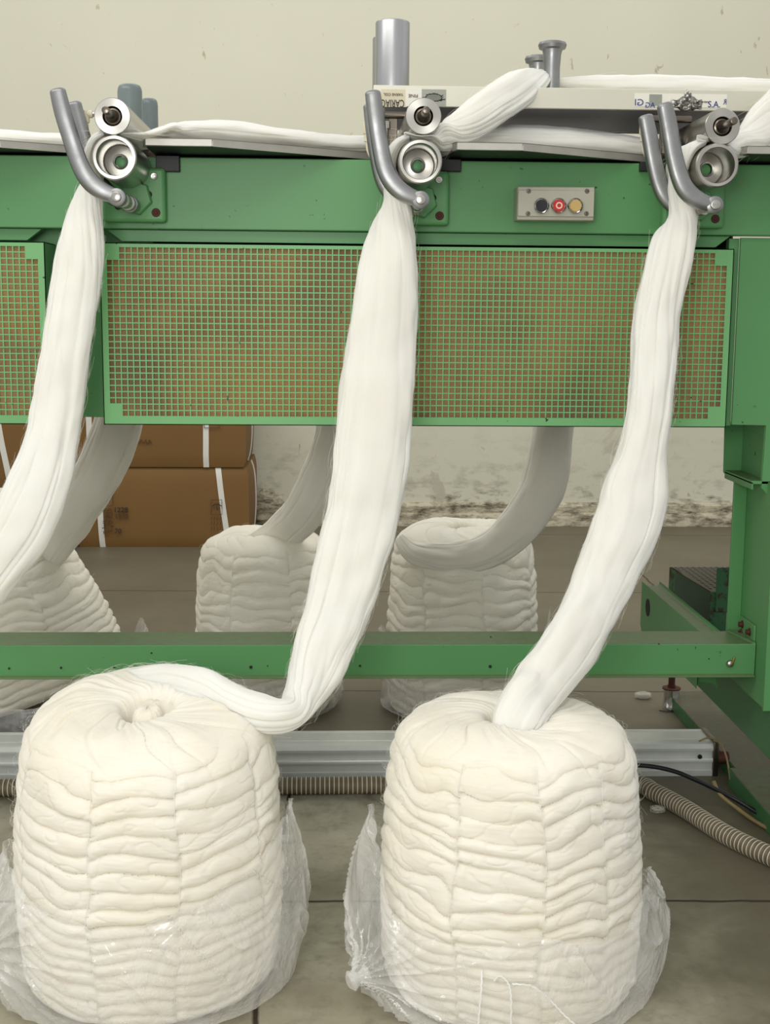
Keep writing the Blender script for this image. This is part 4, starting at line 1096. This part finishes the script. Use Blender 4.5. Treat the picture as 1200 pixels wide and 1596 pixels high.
# tread-plate step behind the post
p1 = P(1043, 884, 3.35); p2 = P(1110, 925, 2.95); ztop = p1.z
v1 = FL(1044, 884, .40); ztop = .40
q1 = FL(1044, 884, ztop); q2 = FL(1108, 922, ztop)
stp = thing('tread_plate_step', (q1.x+.15, (q1.y+q2.y)/2, 0), 'dark chequered tread-plate step with green sides behind the right post', 'step')
xr = q1.x+.42
poly = [(q1.x, q1.y), (q2.x, q2.y), (xr, q2.y), (xr, q1.y)]
b = MB().prism(poly, ztop-.004, ztop, 'Z')
for i in range(30):
    for j in range(18):
        x = q1.x+.012+i*.0145; y = q2.y+.012+j*(q1.y-q2.y)/18; an = pi/4 if (i+j) % 2 else -pi/4
        if x > xr-.01: continue
        e = (q1.x-q2.x)*(y-q2.y)/(q1.y-q2.y)+q2.x
        if x < e+.008: continue
        d_ = Vector((cos(an), sin(an), 0))*.006; n_ = Vector((-sin(an), cos(an), 0))*.0016
        p = Vector((x, y, ztop)); b.add([p-d_, p-n_, p+d_, p+n_, p+Vector((0, 0, .0016))], [(0, 1, 4), (1, 2, 4), (2, 3, 4), (3, 0, 4)])
b.build('tread_plate', M['tread'], stp)
zb2 = .245
MB().prism([(q1.x, q1.y), (q2.x, q2.y), (q2.x+.004, q2.y), (q1.x+.004, q1.y)], zb2, ztop-.004, 'Z').build('side_sheet', simple('dark_teal_sheet', rgb(38, 76, 62), .5, 0, .25, 20), stp)
MB().prism([(q1.x-.001, q1.y), (q1.x+.001+(q2.x-q1.x)*.30, q1.y+(q2.y-q1.y)*.30), (q1.x+.003+(q2.x-q1.x)*.30, q1.y+(q2.y-q1.y)*.30), (q1.x+.004, q1.y)], zb2+.01, ztop, 'Z').build('corner_sheet', M['green_chipped'], stp)
MB().box(q2.x-.002, q2.x+.036, q2.y-.006, q2.y, 0.27, ztop+.0).build('step_leg', M['green_chipped'], stp, .001)
MB().box(q2.x+.008, q2.x+.30, q2.y-.010, q2.y-.006, ztop-.045, ztop+.055).build('kick_plate', M['green_chipped'], stp, .008)
# rounded box channel running back from the crossbeam
bk = thing('channel_arm', (.725, 2.63, .29), 'green slotted channel arm poking out behind the crossbeam, left of the right post', 'bracket')
MB().prism([(2.402, .392), (2.857, .392), (2.857, .300), (2.847, .290), (2.402, .290)], .707, .748, 'X').build('arm_body', M['green'], bk, .007, seg=3)
MB().prism([(2.80+.019*cos(t_*pi/12), .352+.020*sin(t_*pi/12)) for t_ in range(24)], .7062, .7075, 'X').build('slot', M['dark'], bk)
# levelling foot
f0 = FL(1045, 1106); fy = f0.y
lf = thing('levelling_foot', (f0.x, fy, 0), 'steel cylindrical levelling foot with rusty stem under the rear of the machine', 'machine foot')
MB().lathe((f0.x, fy, 0), (0, 0, 1), [(0, .021), (.012, .021), (.013, .0205), (.055, .0205), (.056, .019)], 32).build('foot_cylinder', M['chrome'], lf)
MB().lathe((f0.x, fy, .056), (0, 0, 1), [(0, .0235), (.003, .0235), (.0032, .01), (.010, .010)], 28).build('rusty_washer', M['rust'], lf)
MB().cyl((f0.x, fy, .06), (f0.x, fy, .36), .0085, 14).build('threaded_stem', M['rust'], lf)
MB().tube([(f0.x-.035, fy-.02, .004), (f0.x-.02, fy-.026, .003), (f0.x+.01, fy-.026, .003)], .0015, 6).build('wire', M['ink'], lf)
# fluff tufts on the floor
def fluff(px, py, r, label, seed, n_=160):
    p = FL(px, py, r*.35); random.seed(seed)
    cu = bpy.data.curves.new('wool_fluff', 'CURVE'); cu.dimensions = '3D'; cu.bevel_depth = .0002; cu.bevel_resolution = 0
    for _ in range(n_):
        sp = cu.splines.new('POLY'); sp.points.add(7); a_ = random.uniform(0, 2*pi); rr = r*random.uniform(.3, 1)
        h = random.uniform(-.2, .35)*r
        for i in range(8):
            t_ = a_+i*.42; sp.points[i].co = (rr*cos(t_), rr*sin(t_)*.8, max(-r*.3, h+random.uniform(-.1, .1)*r), 1)
    cu.materials.append(M['fibre']); o = bpy.data.objects.new('wool_fluff', cu); sc.collection.objects.link(o); o.location = p
    tag(o, label, 'fluff', kind='stuff')
fluff(1002, 1084, .022, 'small ring-shaped wisp of wool fluff on floor beside the levelling foot', 5)
fluff(447, 1308, .014, 'small tuft of wool fluff caught beside the left bag', 6)
fluff(1025, 1262, .016, 'thin wisp of wool fluff on the floor below the hose', 7, 60)
